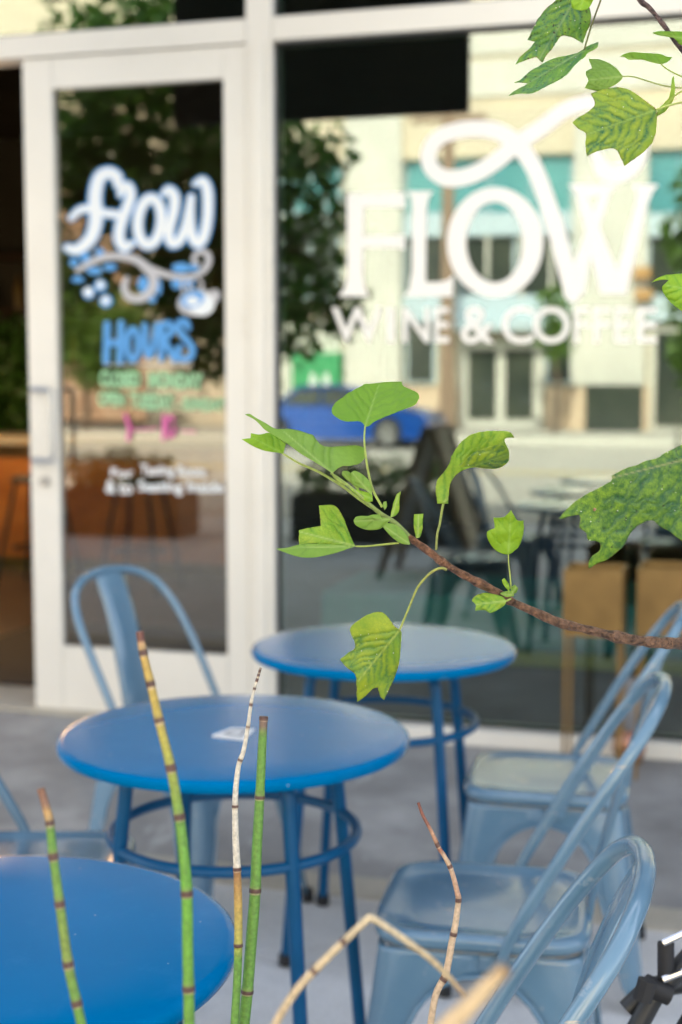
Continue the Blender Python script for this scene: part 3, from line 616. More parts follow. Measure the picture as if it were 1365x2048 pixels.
# ------------------------------------------------------------ chairs
def make_chair():
    c = empty('metal_chair', (0, 0, 0))
    def sup(h, n=56, e=5.5):
        o = []
        for i in range(n):
            a = 2 * math.pi * (i + .5) / n; x = abs(math.cos(a)) ** (2 / e) * math.copysign(1, math.cos(a)); y = abs(math.sin(a)) ** (2 / e) * math.copysign(1, math.sin(a))
            o.append((x * h, y * h))
        return o
    rings = [(.166, .415), (.170, .425), (.177, .4275), (.1800, .433), (.1805, .441), (.178, .4475), (.172, .4508), (.163, .4515), (.155, .4498), (.148, .4462), (.12, .4452), (.06, .4470), (.015, .4482)]
    mb = MB(); vs = []; fs = []; n = 56
    for h, z in rings: vs += [(x, y, z) for x, y in sup(h)]
    for i in range(len(rings) - 1):
        for k in range(n):
            l = (k + 1) % n; fs.append((i * n + k, i * n + l, (i + 1) * n + l, (i + 1) * n + k))
    fs.append(tuple((len(rings) - 1) * n + k for k in range(n)))
    mb.add(vs, fs); mb.cur = 1
    for hx, hy in ((0, 0), (.045, .03), (-.045, .03), (.045, -.03), (-.045, -.03), (0, .06), (0, -.06)):
        mb.add([(hx + .0035 * math.cos(a * .785), hy + .0035 * math.sin(a * .785), .4478 - .03 * max(abs(hx), abs(hy))) for a in range(8)], [tuple(range(8))])
    mb.cur = 2; mb.tube([(x, y, .4215) for x, y in sup(.1705)], .0016, 5, closed=True)
    mb.build('seat', [M['chair'], M['rubber'], M['chair_wear']], c, solid=0.0, autosmooth=60)
    hw = lambda z: .166 + .050 * (.42 - z) / .40
    zt, zb, A = .383, .245, .120
    def inn(z):
        if z >= zt: return 0.0
        if z >= zb: return A * math.sqrt(max(0, 1 - ((z - zb) / (zt - zb)) ** 2))
        return A + (.186 - A) * (zb - z) / (zb - .02)
    zs = [.42, .41, .395, .3833] + [zb + (zt - zb) * math.sin(math.pi / 2 * (1 - i / 9)) for i in range(1, 10)] + [.16, .11, .06, .022]
    for sx in (-1, 1):
        for sy in (-1, 1):
            mb = MB(); vs = []; m = 0
            for z in zs:
                h = hw(z); r = .030; a0 = inn(z); row = []
                for t in (0, .33, .66, 1): row.append((a0 + (h - r - a0) * t, h))
                for q in range(1, 6):
                    an = math.pi / 2 * (1 - q / 6); row.append((h - r + r * math.cos(an), h - r + r * math.sin(an)))
                for t in (1, .66, .33, 0): row.append((h, a0 + (h - r - a0) * t))
                m = len(row); vs += [(sx * x, sy * y, z) for x, y in row]
            fs = [(i * m + k, i * m + k + 1, (i + 1) * m + k + 1, (i + 1) * m + k) for i in range(len(zs) - 1) for k in range(m - 1)]
            lg = mb.add(vs, fs).build('leg', M['chair'], c, solid=.0022, autosmooth=50)
            MB().tube([(sx * .205, sy * .205, .03), (sx * .207, sy * .207, 0)], .016, 10).build('rubber_foot', M['rubber'], lg)
    for k in range(4):
        a = k * math.pi / 2; ca_, sa_ = math.cos(a), math.sin(a)
        zz = [.05, .10, .15] + [zb + (zt - zb) * math.sin(math.pi / 2 * i / 8) for i in range(9)]
        half = [(inn(z) if i < 11 else 0, hw(z) + .001, z) for i, z in enumerate(zz)]
        pts = [(-x, y, z) for x, y, z in half] + [(x, y, z) for x, y, z in reversed(half[:-1])]
        MB().tube([(x * ca_ - y * sa_, x * sa_ + y * ca_, z) for x, y, z in pts], .0042, 8).build('brace', M['chair'], c)
    # back hoop: from the seat sides, leaning back, rounded top
    hoop = [(.176, .035, .405), (.178, .050, .45), (.180, .100, .54), (.181, .155, .635), (.174, .212, .725), (.148, .256, .790), (.098, .280, .824), (.042, .290, .836), (0, .292, .838)]
    pts = hoop + [(-x, y, z) for x, y, z in reversed(hoop[:-1])]
    cp = crom(pts, 6); rr = []
    for p in cp: rr.append(.0108 if p.z > .5 else .0085 + .0023 * max(0, (p.z - .405) / .095))
    MB().tube(cp, rr, 14).build('back_frame', M['chair'], c)
    sl = crom([(0, .290, .834), (0, .262, .78), (0, .232, .70), (0, .206, .60), (0, .186, .52), (0, .176, .455), (0, .172, .42)], 5)
    mb = MB(); vs = []; m = 7
    for i, p in enumerate(sl):
        wd = .050 + .006 * i / len(sl)
        for q in range(m):
            u = -1 + 2 * q / (m - 1); vs.append((u * wd, p.y - .006 * (1 - u * u) + .004 * (1 if abs(u) == 1 else 0), p.z))
    mb.add(vs, [(i * m + k, i * m + k + 1, (i + 1) * m + k + 1, (i + 1) * m + k) for i in range(len(sl) - 1) for k in range(m - 1)])
    mb.build('backrest', M['chair'], c, solid=.0022, autosmooth=60)
    return c
CG = 'light blue metal chairs around the bistro tables'
BR = YAW - R(90)        # back towards the right of the picture
c1 = make_chair(); c1.location = CW(.250, 2.370); c1.rotation_euler[2] = BR - R(10)
tag(c1, 'light blue metal chair right of the card table, seat fully in view', 'chair', CG)
copy_thing(c1, CW(.47, 3.14), BR - R(12), 'light blue metal chair right of the window table, sky reflected on its seat', CG)
copy_thing(c1, CW(.032, 1.50), BR - R(10), 'light blue metal chair at bottom right, nearest the camera, only its hoop back showing', CG)
copy_thing(c1, CW(-.375, 3.50), YAW + R(90 - 37), 'light blue metal chair in front of the glass door, hoop back above the card table', CG)
copy_thing(c1, CW(-.575, 2.56), YAW + R(90), 'light blue metal chair cut off at the left edge behind the nearest table', CG)

# ------------------------------------------------------------ gold stands and lantern by the window
def gold_stand(loc, wid, label, rz=0.0):
    t = empty('plant_stand', loc, label, 'stand', 'gold plant stands by the window')
    o = Vector(loc); h = wid / 2
    mb = MB(); mb.box(o + Vector((-h, -h, .49)), o + Vector((h, -h + .006, .71))); mb.box(o + Vector((-h, h - .006, .49)), o + Vector((h, h, .71)))
    mb.box(o + Vector((-h, -h + .007, .49)), o + Vector((-h + .006, h - .007, .71))); mb.box(o + Vector((h - .006, -h + .007, .49)), o + Vector((h, h - .007, .71))); mb.box(o + Vector((-h + .007, -h + .007, .49)), o + Vector((h - .007, h - .007, .5)))
    mb.build('box', M['brass'], t, smooth=False, origin=loc)
    for sx in (-1, 1):
        for sy in (-1, 1):
            x, y = sx * (h - .008), sy * (h - .008)
            MB().tube([o + Vector((x, y, .489)), o + Vector((x, y, 0.0))], .006, 8).build('leg', M['brass'], t, origin=loc)
    MB().box(o + Vector((-h + .008, -h + .008, .501)), o + Vector((h - .008, h - .008, .66))).build('soil', M['soil'], t, smooth=False, origin=loc)
    return t
gold_stand((-.50, -.33, 0), .19, 'square gold plant stand on thin legs in front of the cafe window, left one')
gold_stand((-.255, -.23, 0), .22, 'square gold plant stand on thin legs at the right edge by the window, right one')
lt = empty('lantern', (-.40, -.12, 0), 'copper bellied glass lantern on the ground behind the gold stands', 'lantern')
MB().lathe([(0, .001), (.03, .001), (.035, .01), (.05, .03), (.058, .06), (.052, .095), (.03, .118), (.03, .124)], 24, (-.395, -.15, 0)).build('base', M['copper'], lt, origin=(-.395, -.15, 0))
MB().lathe([(.028, .122), (.042, .14), (.045, .2), (.042, .30), (.034, .31)], 20, (-.395, -.15, 0)).build('chimney', mat('smoky_glass', (.25, .25, .26), .2), lt, origin=(-.395, -.15, 0))

# ------------------------------------------------------------ folded stroller at bottom right
s0 = P(1345, 1950, 1.75)
stz = empty('stroller', (s0.x + .2, s0.y, 0), 'black folded stroller frame with chrome rods at the bottom right corner', 'stroller')
Q = lambda x, y, d=0: P(x, y, 1.72 + d)
fm = MB()
fm.tube([Q(1250, 2100), Q(1310, 1990), Q(1345, 1952), Q(1400, 1890), Q(1500, 1780, .05)], .012, 12)
fm.tube([Q(1255, 2020, .03), Q(1300, 1975, .03), Q(1400, 1960, .05), Q(1500, 1940, .1)], .013, 12)
fm.tube([Q(1340, 2110, .02), Q(1390, 2020, .02), Q(1500, 1900, .1)], .011, 12)
fm.build('frame', M['dark'], stz)
MB().tube([Q(1332, 1885, -.01), Q(1332, 1955, -.01)], .010, 12).tube([Q(1290, 1968, -.01), Q(1340, 1990, -.01)], .013, 12).tube([Q(1285, 2000, -.03), Q(1296, 1960, -.03)], .012, 10).build('hinge', M['rubber'], stz)
for a, b in (((1326, 1886), (1420, 1842)), ((1326, 1959), (1420, 1922))): MB().tube([Q(*a, -.02), Q(*b, -.02)], .0042, 8).build('rod', M['chrome'], stz)
wc = G(1560, 2300, 0)
for dx in (0, .35):
    wp = Vector((wc.x + dx * _ca, wc.y + dx * _sa, .09)); wm = MB().tube([wp + (RT * math.cos(t * .5236 / 2) * 0 + Vector((-_sa, _ca, 0)) * math.cos(t * .2618) + Vector((0, 0, 1)) * math.sin(t * .2618)) * .075 for t in range(24)], .015, 8, closed=True).build('wheel', M['rubber'], stz)
    MB().tube([wp, Q(1500, 1900, .1)], .011, 8).build('strut', M['dark'], stz)

# ------------------------------------------------------------ horsetail stems and dry stalks by the camera
def lerpc(a, b, t): return tuple(x + (y - x) * t for x, y in zip(a, b))
GRN = (.13, .28, .04); YEL = (.42, .33, .10); TAN = (.50, .33, .17); WHT = (.62, .56, .46); BRN = (.10, .045, .035); CRM = (.55, .42, .28)
def stalk(name, pts, Z, wid, keys, nodes, label, cat, group, node_h=5, m='stem', zend=None, gy=2400):
    """pts photo trace from the tip down; keys = [(y, colour)]; nodes = [y] of dark joints"""
    pz = []; n0 = len(pts)
    for i, p in enumerate(pts): pz.append((p[0], p[1], Z if zend is None else Z + (zend - Z) * i / (n0 - 1)))
    cp = crom([(x, y, z) for x, y, z in pz], 14)
    # resample finely by arc length in photo units
    fine = []
    for a, b in zip(cp[:-1], cp[1:]):
        L = math.hypot(b.x - a.x, b.y - a.y); k = max(1, int(L / 2.2))
        for j in range(k): fine.append(a.lerp(b, j / k))
    fine.append(cp[-1]); V = []; rad = []; col = []; tot = len(fine); acc = 0.0; arcs = [0]
    for a, b in zip(fine[:-1], fine[1:]): acc += math.hypot(b.x - a.x, b.y - a.y); arcs.append(acc)
    for i, p in enumerate(fine):
        V.append(P(p.x, p.y, p.z)); t = arcs[i] / acc
        w0 = wid[0] + (wid[1] - wid[0]) * min(1, t * 1.6) ; s = arcs[i] if keys[0] == 'arc' else p.y
        kk = keys[1:] if keys[0] == 'arc' else keys
        c = kk[-1][1]
        if s <= kk[0][0]: c = kk[0][1]
        else:
            for (ya, cA), (yb, cB) in zip(kk[:-1], kk[1:]):
                if ya <= s <= yb: c = lerpc(cA, cB, (s - ya) / (yb - ya)); break
        bulge = 1.0
        for ny in nodes:
            d = s - ny
            if abs(d) < node_h: c = BRN; bulge = 1.13
            elif node_h <= d < node_h * 1.6: c = lerpc(CRM, c, .4); bulge = 1.08
            elif -node_h * 3 < d < 0: c = lerpc(c, (.30, .22, .10), .5 * (1 + d / (node_h * 3))); bulge = 1.06
            elif -node_h * 2.2 < d < 0: bulge = 1.07
        rad.append(w0 / 2 * p.z / FPX * bulge); col.append(c)
    last = V[-1]; bot = Vector((last.x + (V[-1].x - V[-20].x) * .8, last.y + .02, 0.0))
    for t in (.25, .5, .75, 1): V.append(last.lerp(bot, t)); rad.append(rad[tot - 1]); col.append(kk_last(keys))
    o = MB().tube(V, rad, 12, cols=col).build(name, M[m], color='col', origin=bot)
    return tag(o, label, cat, group)
def kk_last(keys): return keys[-1][1]
HG = 'horsetail stems rising at the front'
stalk('horsetail_stem', [(82, 1577), (92, 1612), (100, 1645), (107, 1712), (120, 1807), (137, 1928), (154, 2006), (168, 2070)], 1.04, (16, 20),
      [(1577, (.22, .10, .06)), (1608, (.25, .13, .08)), (1622, (.48, .28, .10)), (1638, (.40, .25, .10)), (1650, GRN), (1712, GRN), (1900, (.20, .27, .05)), (2000, GRN), (2100, GRN)], [1645, 1712, 1807, 1928, 2006],
      'green horsetail stem with brown tip, leftmost, against the nearest table', 'horsetail', HG, 6)
stalk('horsetail_stem', [(280, 1263), (284, 1290), (290, 1320), (303, 1372), (322, 1455), (342, 1535), (357, 1620), (366, 1690), (374, 1786), (376, 1900), (378, 1990), (379, 2070)], 1.06, (15, 23),
      [(1263, (.16, .05, .035)), (1280, (.16, .06, .04)), (1288, (.55, .33, .15)), (1310, (.50, .32, .08)), (1440, (.45, .34, .06)), (1540, (.30, .33, .05)), (1640, GRN), (1786, (.13, .34, .03)), (2100, GRN)], [1304, 1368, 1440, 1535, 1632, 1786, 1977],
      'tallest horsetail stem, yellow at the top turning green, dark ringed', 'horsetail', HG, 6)
stalk('horsetail_stem', [(522, 1335), (517, 1352), (511, 1372), (503, 1405), (497, 1450), (488, 1500), (477, 1535), (471, 1600), (472, 1680), (475, 1745), (477, 1820), (477, 1890), (475, 1960), (468, 2070)], 1.385, (5, 17),
      [(1335, (.3, .25, .2)), (1360, WHT), (1736, WHT), (1742, (.30, .14, .05)), (1800, (.48, .30, .08)), (1880, (.42, .38, .08)), (1920, GRN), (2100, GRN)], [1342, 1350, 1360, 1377, 1408, 1453, 1520, 1613, 1738, 1890],
      'thin whitish dry horsetail stem with dark rings, beside the thick green one', 'horsetail', HG, 3)
stalk('horsetail_stem', [(528, 1433), (527, 1450), (524, 1510), (520, 1594), (514, 1700), (511, 1780), (504, 1870), (495, 1983), (486, 2070)], 1.40, (16, 23),
      [(1433, (.18, .10, .08)), (1452, (.22, .14, .10)), (1462, (.17, .24, .06)), (1475, GRN), (2100, GRN)], [1436, 1594, 1780, 1983],
      'thick even green horsetail stem with a cut brown top', 'horsetail', HG, 4)
stalk('dry_twig', [(837, 1605), (846, 1630), (862, 1660), (878, 1695), (889, 1712), (903, 1740), (915, 1785), (917, 1803), (911, 1850), (905, 1880), (897, 1925), (891, 1952), (872, 1990), (858, 2070)], 1.40, (6, 14),
      [(1605, (.16, .05, .035)), (1650, (.28, .11, .07)), (1665, (.5, .28, .17)), (1700, (.32, .12, .07)), (1712, (.55, .38, .25)), (1800, (.45, .25, .16)), (1810, (.58, .42, .28)), (2100, (.52, .38, .25))], [1690, 1733, 1800, 1868, 1958],
      'thin crooked tan and red twig in front of the blue chairs', 'twig', 'dry stalks at the front', 4)
stalk('dry_stalk', [(930, 1990), (870, 1925), (800, 1872), (752, 1840), (742, 1836), (731, 1842), (645, 1925), (590, 1985), (545, 2060), (500, 2160)], .94, (11, 17),
      ['arc', (0, (.30, .20, .12)), (60, (.48, .36, .2)), (200, (.58, .47, .30)), (400, (.58, .44, .26)), (700, (.5, .36, .22))], [320, 405],
      'bent straw coloured stalk with a sharp elbow, left of the crooked twig', 'stalk', 'dry stalks at the front', 5)
stalk('dry_stalk', [(1014, 1935), (985, 1962), (945, 2005), (900, 2050), (840, 2110)], .66, (30, 42),
      ['arc', (0, (.28, .17, .08)), (25, (.52, .36, .19)), (60, (.62, .45, .25)), (400, (.60, .42, .24))], [],
      'thick blurred straw stalk pointing up at the nearest chair', 'stalk', 'dry stalks at the front', 5)

# ------------------------------------------------------------ tulip tree: trunk off to the right, two branches and traced leaves
tb = CW(1.25, 1.75)
tt = empty('tulip_tree', tb, 'tulip tree reaching in from the right with green lobed leaves on bare twigs', 'tree')
MB().tube(crom([tb, tb + Vector((.02, .0, .8)), tb + Vector((-.02, .03, 1.6)), tb + Vector((.03, .0, 2.6)), tb + Vector((0, 0, 3.4))], 6), [.07 - .0016 * i for i in range(25)], 14).build('trunk', M['bark'], tt, origin=tb)
def branch(pts, Zs, wid, colf, name='branch', par=None, m='twig', seg=12, knob=0.0, extra=None):
    cp = crom([(x, y, z) for (x, y), z in zip(pts, Zs)], 14); n = len(cp)
    ws = crom([(w_, 0, 0) for w_ in wid], 14)
    V = [P(p.x, p.y, p.z) for p in cp]; rad = [ws[i].x / 2 * cp[i].z / FPX * (1 + knob * noise.noise(Vector((cp[i].x * .045, cp[i].y * .045, 3)))) for i in range(n)]
    col = [colf(i / (n - 1)) for i in range(n)]
    if extra is not None: V.append(extra); rad.append(rad[-1] * 1.6); col.append(col[-1])
    o = MB().tube(V, rad, seg, cols=col).build(name, M[m], par or tt, color='col', origin=V[0]); return o
def c_lower(t):
    return lerpc((.20, .09, .045), (.155, .085, .05), min(1, t * 1.4))
lowpts = [(817, 1074), (840, 1090), (870, 1112), (882, 1122), (915, 1143), (955, 1164), (995, 1185), (1012, 1197), (1036, 1209), (1070, 1224), (1118, 1245), (1166, 1257), (1207, 1267), (1241, 1275), (1282, 1282), (1326, 1286), (1375, 1288), (1500, 1300)]
branch(lowpts, [1.40] * 16 + [1.42, 1.5], [15, 15, 15, 18, 15, 18, 16, 20, 16, 17, 20, 19, 18, 26, 20, 24, 24, 30], c_lower, knob=.22, extra=tb + Vector((-.04, 0, 1.0)))
def c_green(t): return lerpc((.30, .40, .09), (.24, .30, .08), t)
branch([(662, 946), (690, 966), (720, 990), (741, 1010), (765, 1030), (790, 1046), (818, 1075)], [1.385, 1.39, 1.39, 1.395, 1.4, 1.4, 1.4], [5, 6, 7, 8, 10, 11, 14], c_green, m='petiole')
upts = [(1235, -95), (1262, -45), (1281, 0), (1297, 14), (1313, 32), (1331, 55), (1348, 79), (1363, 98), (1395, 135), (1470, 240)]
branch(upts, [1.42, 1.42, 1.41, 1.41, 1.41, 1.41, 1.41, 1.42, 1.45, 1.5], [11, 11, 12, 9.5, 9, 9.5, 9, 11, 12, 18], lambda t: (.115, .07, .06), knob=.25, extra=tb + Vector((-.03, 0, 1.5)))

KC = {}
def leaf(outline, base, tip, Z, fold=0.15, grad=(0, 0), wave=1.0, m=None, nv=6, vang=48, vw=.035, label=None, pet=None, petw=(4, 4), petc=((.34, .42, .08), (.34, .42, .08)), zp=None, res=3.0, cup=0.0, curl=None, browntip=0.0, name='leaf', seed=0):
    s = Z / FPX; b = Vector(base); t = Vector(tip); ax = (t - b); Lm = ax.length; ax.normalize(); nr = Vector((-ax.y, ax.x))
    # outline : Catmull-Rom where smooth, corner where sharp
    n = len(outline); pts = [Vector(p) for p in outline]; sharp = []
    for i in range(n):
        a1 = (pts[i] - pts[i - 1]); a2 = (pts[(i + 1) % n] - pts[i])
        sharp.append(a1.length > 0 and a2.length > 0 and a1.normalized().dot(a2.normalized()) < 0.45)
    ol = []
    for i in range(n):
        p0, p1, p2, p3 = pts[i - 1], pts[i], pts[(i + 1) % n], pts[(i + 2) % n]
        if sharp[i]: p0 = p1 * 2 - p2
        if sharp[(i + 1) % n]: p3 = p2 * 2 - p1
        k = max(2, int((p2 - p1).length / (res * 1.3)))
        for j in range(k):
            q = j / k; v = 0.5 * ((2 * p1) + (p2 - p0) * q + (2 * p0 - 5 * p1 + 4 * p2 - p3) * q * q + (3 * p1 - p0 - 3 * p2 + p3) * q ** 3)
            dq = noise.noise(Vector((v.x * .11, v.y * .11, seed))) * 1.3
            ol.append(v + Vector((dq, dq * .5)) if j else v)
    vin = list(ol); m_ = len(ol); edges = [(i, (i + 1) % m_) for i in range(m_)]
    x0 = min(p.x for p in ol); x1 = max(p.x for p in ol); y0 = min(p.y for p in ol); y1 = max(p.y for p in ol)
    def inside(x, y):
        c = False; j = m_ - 1
        for i in range(m_):
            if (ol[i].y > y) != (ol[j].y > y) and x < (ol[j].x - ol[i].x) * (y - ol[i].y) / (ol[j].y - ol[i].y) + ol[i].x: c = not c
            j = i
        return c
    yy = y0; row = 0
    while yy < y1:
        xx = x0 + (row % 2) * res * .5
        while xx < x1:
            if inside(xx, yy) and min((abs(p.x - xx) + abs(p.y - yy)) for p in ol) > res * .7: vin.append(Vector((xx, yy)))
            xx += res
        yy += res * .87; row += 1
    rv = delaunay_2d_cdt(vin, edges, [], 1, 1e-4); V2, F2 = rv[0], rv[2]
    size = max(x1 - x0, y1 - y0)
    veins = []
    for i in range(nv):
        q = .03 + .86 * (i / nv) ** 1.05; o = b + ax * Lm * q
        for sgn in (-1, 1):
            an = R(vang - 10 * q) * sgn; d = ax * math.cos(an) + nr * math.sin(an); ln = size * (.78 - .55 * q)
            o2 = o + d * ln * .5; o3 = o + d * ln + ax * ln * .12; veins.append((o, o2)); veins.append((o2, o3))
            for u, sg2 in ((.5, 1),):       # forks
                fo = o + d * ln * u; dd = ax * math.cos(an + sgn * sg2 * -.7) + nr * math.sin(an + sgn * sg2 * -.7); veins.append((fo, fo + dd * ln * .28))
    def dseg(p, a, c):
        d = c - a; q = max(0, min(1, (p - a).dot(d) / max(d.length_squared, 1e-9))); return (p - a - d * q).length
    mb = MB(); vs = []; cols = []; wv = vw * size
    for p0_ in V2:
        p = p0_; r = p - b; u = r.dot(ax); v = r.dot(nr)
        pw = p + Vector((noise.noise(Vector((p.x * .05, p.y * .05, seed + 9))), noise.noise(Vector((p.x * .05, p.y * .05, seed + 19))))) * size * .035
        dmin = min(dseg(pw, a, c) for a, c in veins)
        taper = max(.35, 1 - u / (Lm * 1.3))
        vein = math.exp(-(dmin / wv) ** 2) * min(1, max(.12, .62 + 1.1 * noise.noise(Vector((p.x * .022, p.y * .022, seed + 40))))); core = math.exp(-(dmin / (wv * .3)) ** 2)
        rib = math.exp(-(abs(v) / (1.7 * taper + .5)) ** 2) if -2 < u < Lm else 0
        ribw = math.exp(-(abs(v) / (wv * 1.2)) ** 2) * .5
        dep = fold * abs(v) - .0 + grad[0] * r.x + grad[1] * r.y + cup * (v * v + (u - Lm * .5) ** 2) / size
        dep += 1.9 * wave * (3.2 * math.sin(u / size * 9 + seed) * abs(v) / size + 4.5 * noise.noise(Vector((p.x / size * 3, p.y / size * 3, seed * 3.1))))
        dep += core * 1.2 + rib * 1.0
        if curl: dep += curl(p, u, v)
        vs.append(P(p.x, p.y, Z + dep * s)); 
        ed = min((p - q).length for q in ol[::2]) if browntip else 9
        bt = browntip * math.exp(-(ed / 1.6) ** 2) * max(0, noise.noise(Vector((p.x * .04, p.y * .04, seed + 5))) + .35) if browntip else 0
        cols.append((min(1, vein + ribw + .3 * core), rib * .8, min(1, bt * 1.6)))
    mb.add(vs, [tuple(reversed(f)) for f in F2], cols)
    o0 = P(base[0], base[1], Z)
    o = mb.build(name, m, tt, color='vein', origin=o0, solid=.00028, autosmooth=180)
    if label: o['label'] = label
    if pet:
        zz = zp or Z; pp = [base] + pet; nn = len(pp)
        cp = crom([(x, y, Z + (zz - Z) * i / (nn - 1)) for i, (x, y) in enumerate(pp)], 10); V = [P(q.x, q.y, q.z) for q in cp]
        cn_ = len(cp); rad = [(petw[0] + (petw[1] - petw[0]) * i / cn_) / 2 * q.z / FPX for i, q in enumerate(cp)]
        MB().tube(V, rad, 8, cols=[lerpc(petc[0], petc[1], i / cn_) for i in range(cn_)]).build('petiole', M['petiole'], o, color='col', origin=o0)
    return o

K = 2.1328
c8 = lambda l: [(460 + x / K, 740 + y / K) for x, y in l]
lmA = leaf_mat('leaf_smooth_green', (.22, .43, .03), (.28, .49, .04), (.23, .42, .05), (.42, .60, .14), trans=.50, scale=45)
lmB = leaf_mat('leaf_underside_green', (.26, .44, .065), (.32, .50, .085), (.22, .38, .06), (.46, .60, .18), trans=.46, scale=45)
lmC = leaf_mat('leaf_pale_mottled', (.26, .47, .03), (.44, .56, .06), (.14, .34, .04), (.52, .62, .18), trans=.38, scale=95)
lmD = leaf_mat('leaf_yellow_green', (.44, .52, .035), (.24, .40, .03), (.09, .24, .055), (.50, .58, .12), speck=.6, trans=.32, scale=70)
lmE = leaf_mat('leaf_yellow_dark_veins', (.40, .50, .03), (.25, .40, .025), (.03, .165, .06), (.34, .50, .09), speck=.5, trans=.27, scale=70)
lmF = leaf_mat('leaf_dark_aged', (.035, .12, .008), (.21, .36, .014), (.02, .095, .045), (.30, .30, .12), speck=.8, dark=.2, trans=.10, scale=170)
lmG = leaf_mat('leaf_bright_small', (.29, .50, .02), (.37, .57, .03), (.20, .44, .03), (.42, .62, .10), trans=.40, scale=60)
lmH = leaf_mat('leaf_dark_spotted', (.09, .24, .018), (.22, .38, .025), (.03, .14, .07), (.26, .38, .13), speck=1.0, dark=.45, trans=.15, scale=110)

leaf(c8([(577, 240), (565, 225), (545, 218), (500, 220), (465, 208), (437, 185), (437, 160), (455, 135), (490, 110), (530, 85), (565, 68), (575, 60), (610, 58), (660, 52), (733, 50), (740, 68), (775, 85), (803, 100), (805, 125), (790, 148), (750, 165), (700, 185), (650, 205), (610, 225), (590, 240)]),
     c8([(577, 240)])[0], c8([(640, 50)])[0], 1.40, fold=-.2, grad=(0, -1.0), m=lmA, nv=5, vang=56, vw=.02, label='smooth fan shaped leaf standing highest on the lower branch', pet=c8([(574, 290), (578, 350), (590, 430), (610, 510), (650, 585)]), petw=(3.5, 5.5), zp=1.392, seed=1)
leaf(c8([(437, 440), (400, 415), (350, 385), (300, 355), (260, 325), (200, 285), (150, 255), (110, 215), (65, 190), (85, 187), (110, 203), (150, 225), (195, 250), (250, 251), (300, 260), (335, 272), (355, 278), (375, 305), (395, 322), (430, 328), (480, 325), (540, 322), (575, 335), (580, 365), (560, 395), (520, 408), (480, 410), (455, 425)]),
     c8([(437, 440)])[0], c8([(230, 262)])[0], 1.375, fold=.3, grad=(.3, -.8), m=lmB, nv=5, vang=50, vw=.02, label='large pale leaf seen edge on, far left tip of the lower branch', pet=c8([(450, 460), (490, 490)]), petw=(4, 5), zp=1.388, seed=2)
leaf(c8([(228, 358), (200, 352), (150, 345), (100, 325), (50, 295), (88, 292), (90, 270), (130, 275), (165, 268), (200, 285), (240, 315), (234, 335)]),
     c8([(228, 358)])[0], c8([(90, 285)])[0], 1.41, fold=.3, grad=(.4, -.5), m=lmG, nv=4, vw=.02, label='small bright leaf behind the large pale one at the far left', pet=c8([(300, 400), (370, 430), (420, 458), (490, 502), (560, 555), (650, 615)]), petw=(4, 7), zp=1.40, petc=((.40, .50, .12), (.32, .42, .09)), seed=3)
leaf(c8([(537, 752), (520, 720), (500, 670), (480, 620), (445, 578), (380, 578), (385, 620), (388, 665), (345, 672), (295, 683), (295, 745), (330, 742), (400, 744), (470, 748)]),
     c8([(537, 752)])[0], c8([(300, 690)])[0], 1.40, fold=.25, grad=(.1, -.3), m=lmC, nv=5, vw=.022, browntip=.7, label='folded leaf with a square notch, left of the lower branch tip', pet=c8([(580, 752), (650, 745), (722, 738)]), petw=(3.5, 4.5), seed=4)
leaf(c8([(537, 752), (470, 746), (400, 742), (330, 740), (295, 745), (240, 758), (195, 762), (240, 780), (300, 798), (360, 799), (430, 786), (490, 768)]),
     c8([(537, 752)])[0], c8([(195, 762)])[0], 1.396, fold=-.1, grad=(.1, -.6), m=lmB, nv=3, vw=.015, label='pale underside half folded up below the notched leaf', seed=5)
def curl5(p, u, v): return 0
leaf(c8([(932, 570), (885, 570), (878, 510), (885, 470), (910, 440), (935, 402), (950, 360), (985, 310), (1030, 275), (1090, 262), (1150, 260), (1195, 265), (1215, 288), (1180, 290), (1172, 305), (1190, 345), (1188, 390), (1150, 418), (1100, 421), (1040, 415), (990, 430), (955, 460), (938, 500)]),
     c8([(912, 565)])[0], c8([(1170, 300)])[0], 1.395, fold=.5, grad=(.3, .6), m=lmC, nv=6, vw=.025, wave=1.4, browntip=.5, label='curled drooping leaf arching right above the lower branch', pet=c8([(905, 600), (895, 660), (885, 700), (880, 768)]), petw=(5, 5), petc=((.30, .38, .07), (.22, .24, .06)), seed=6)
# inner fold of the curled leaf
leaf(c8([(950, 440), (985, 400), (1030, 360), (1080, 335), (1130, 322), (1170, 325), (1188, 350), (1186, 392), (1150, 414), (1100, 417), (1040, 411), (990, 426)]),
     c8([(950, 440)])[0], c8([(1186, 360)])[0], 1.388, fold=.2, grad=(.2, .9), m=lmE, nv=5, vang=40, vw=.03, label='shaded inner fold of the curled drooping leaf', seed=7)
leaf(c8([(1188, 787), (1150, 778), (1120, 755), (1098, 715), (1097, 690), (1130, 675), (1125, 630), (1170, 627), (1200, 597), (1225, 640), (1253, 642), (1253, 690), (1240, 740), (1215, 770)]),
     c8([(1188, 787)])[0], c8([(1200, 600)])[0], 1.395, fold=.3, grad=(0, .2), m=lmG, nv=4, vw=.022, label='small upright four pointed leaf on a thin stalk', pet=c8([(1190, 830), (1195, 870), (1200, 935)]), petw=(2.5, 3.5), seed=8)
leaf(c8([(1180, 985), (1170, 1005), (1140, 1025), (1110, 1037), (1090, 1025), (1047, 1027), (1048, 1000), (1032, 985), (1045, 965), (1085, 950), (1120, 955), (1160, 965)]),
     c8([(1180, 985)])[0], c8([(1045, 1000)])[0], 1.39, fold=.3, grad=(0, -.5), m=lmC, nv=4, vw=.03, label='tiny crumpled leaf just under the lower branch', pet=c8([(1200, 975)]), seed=9)
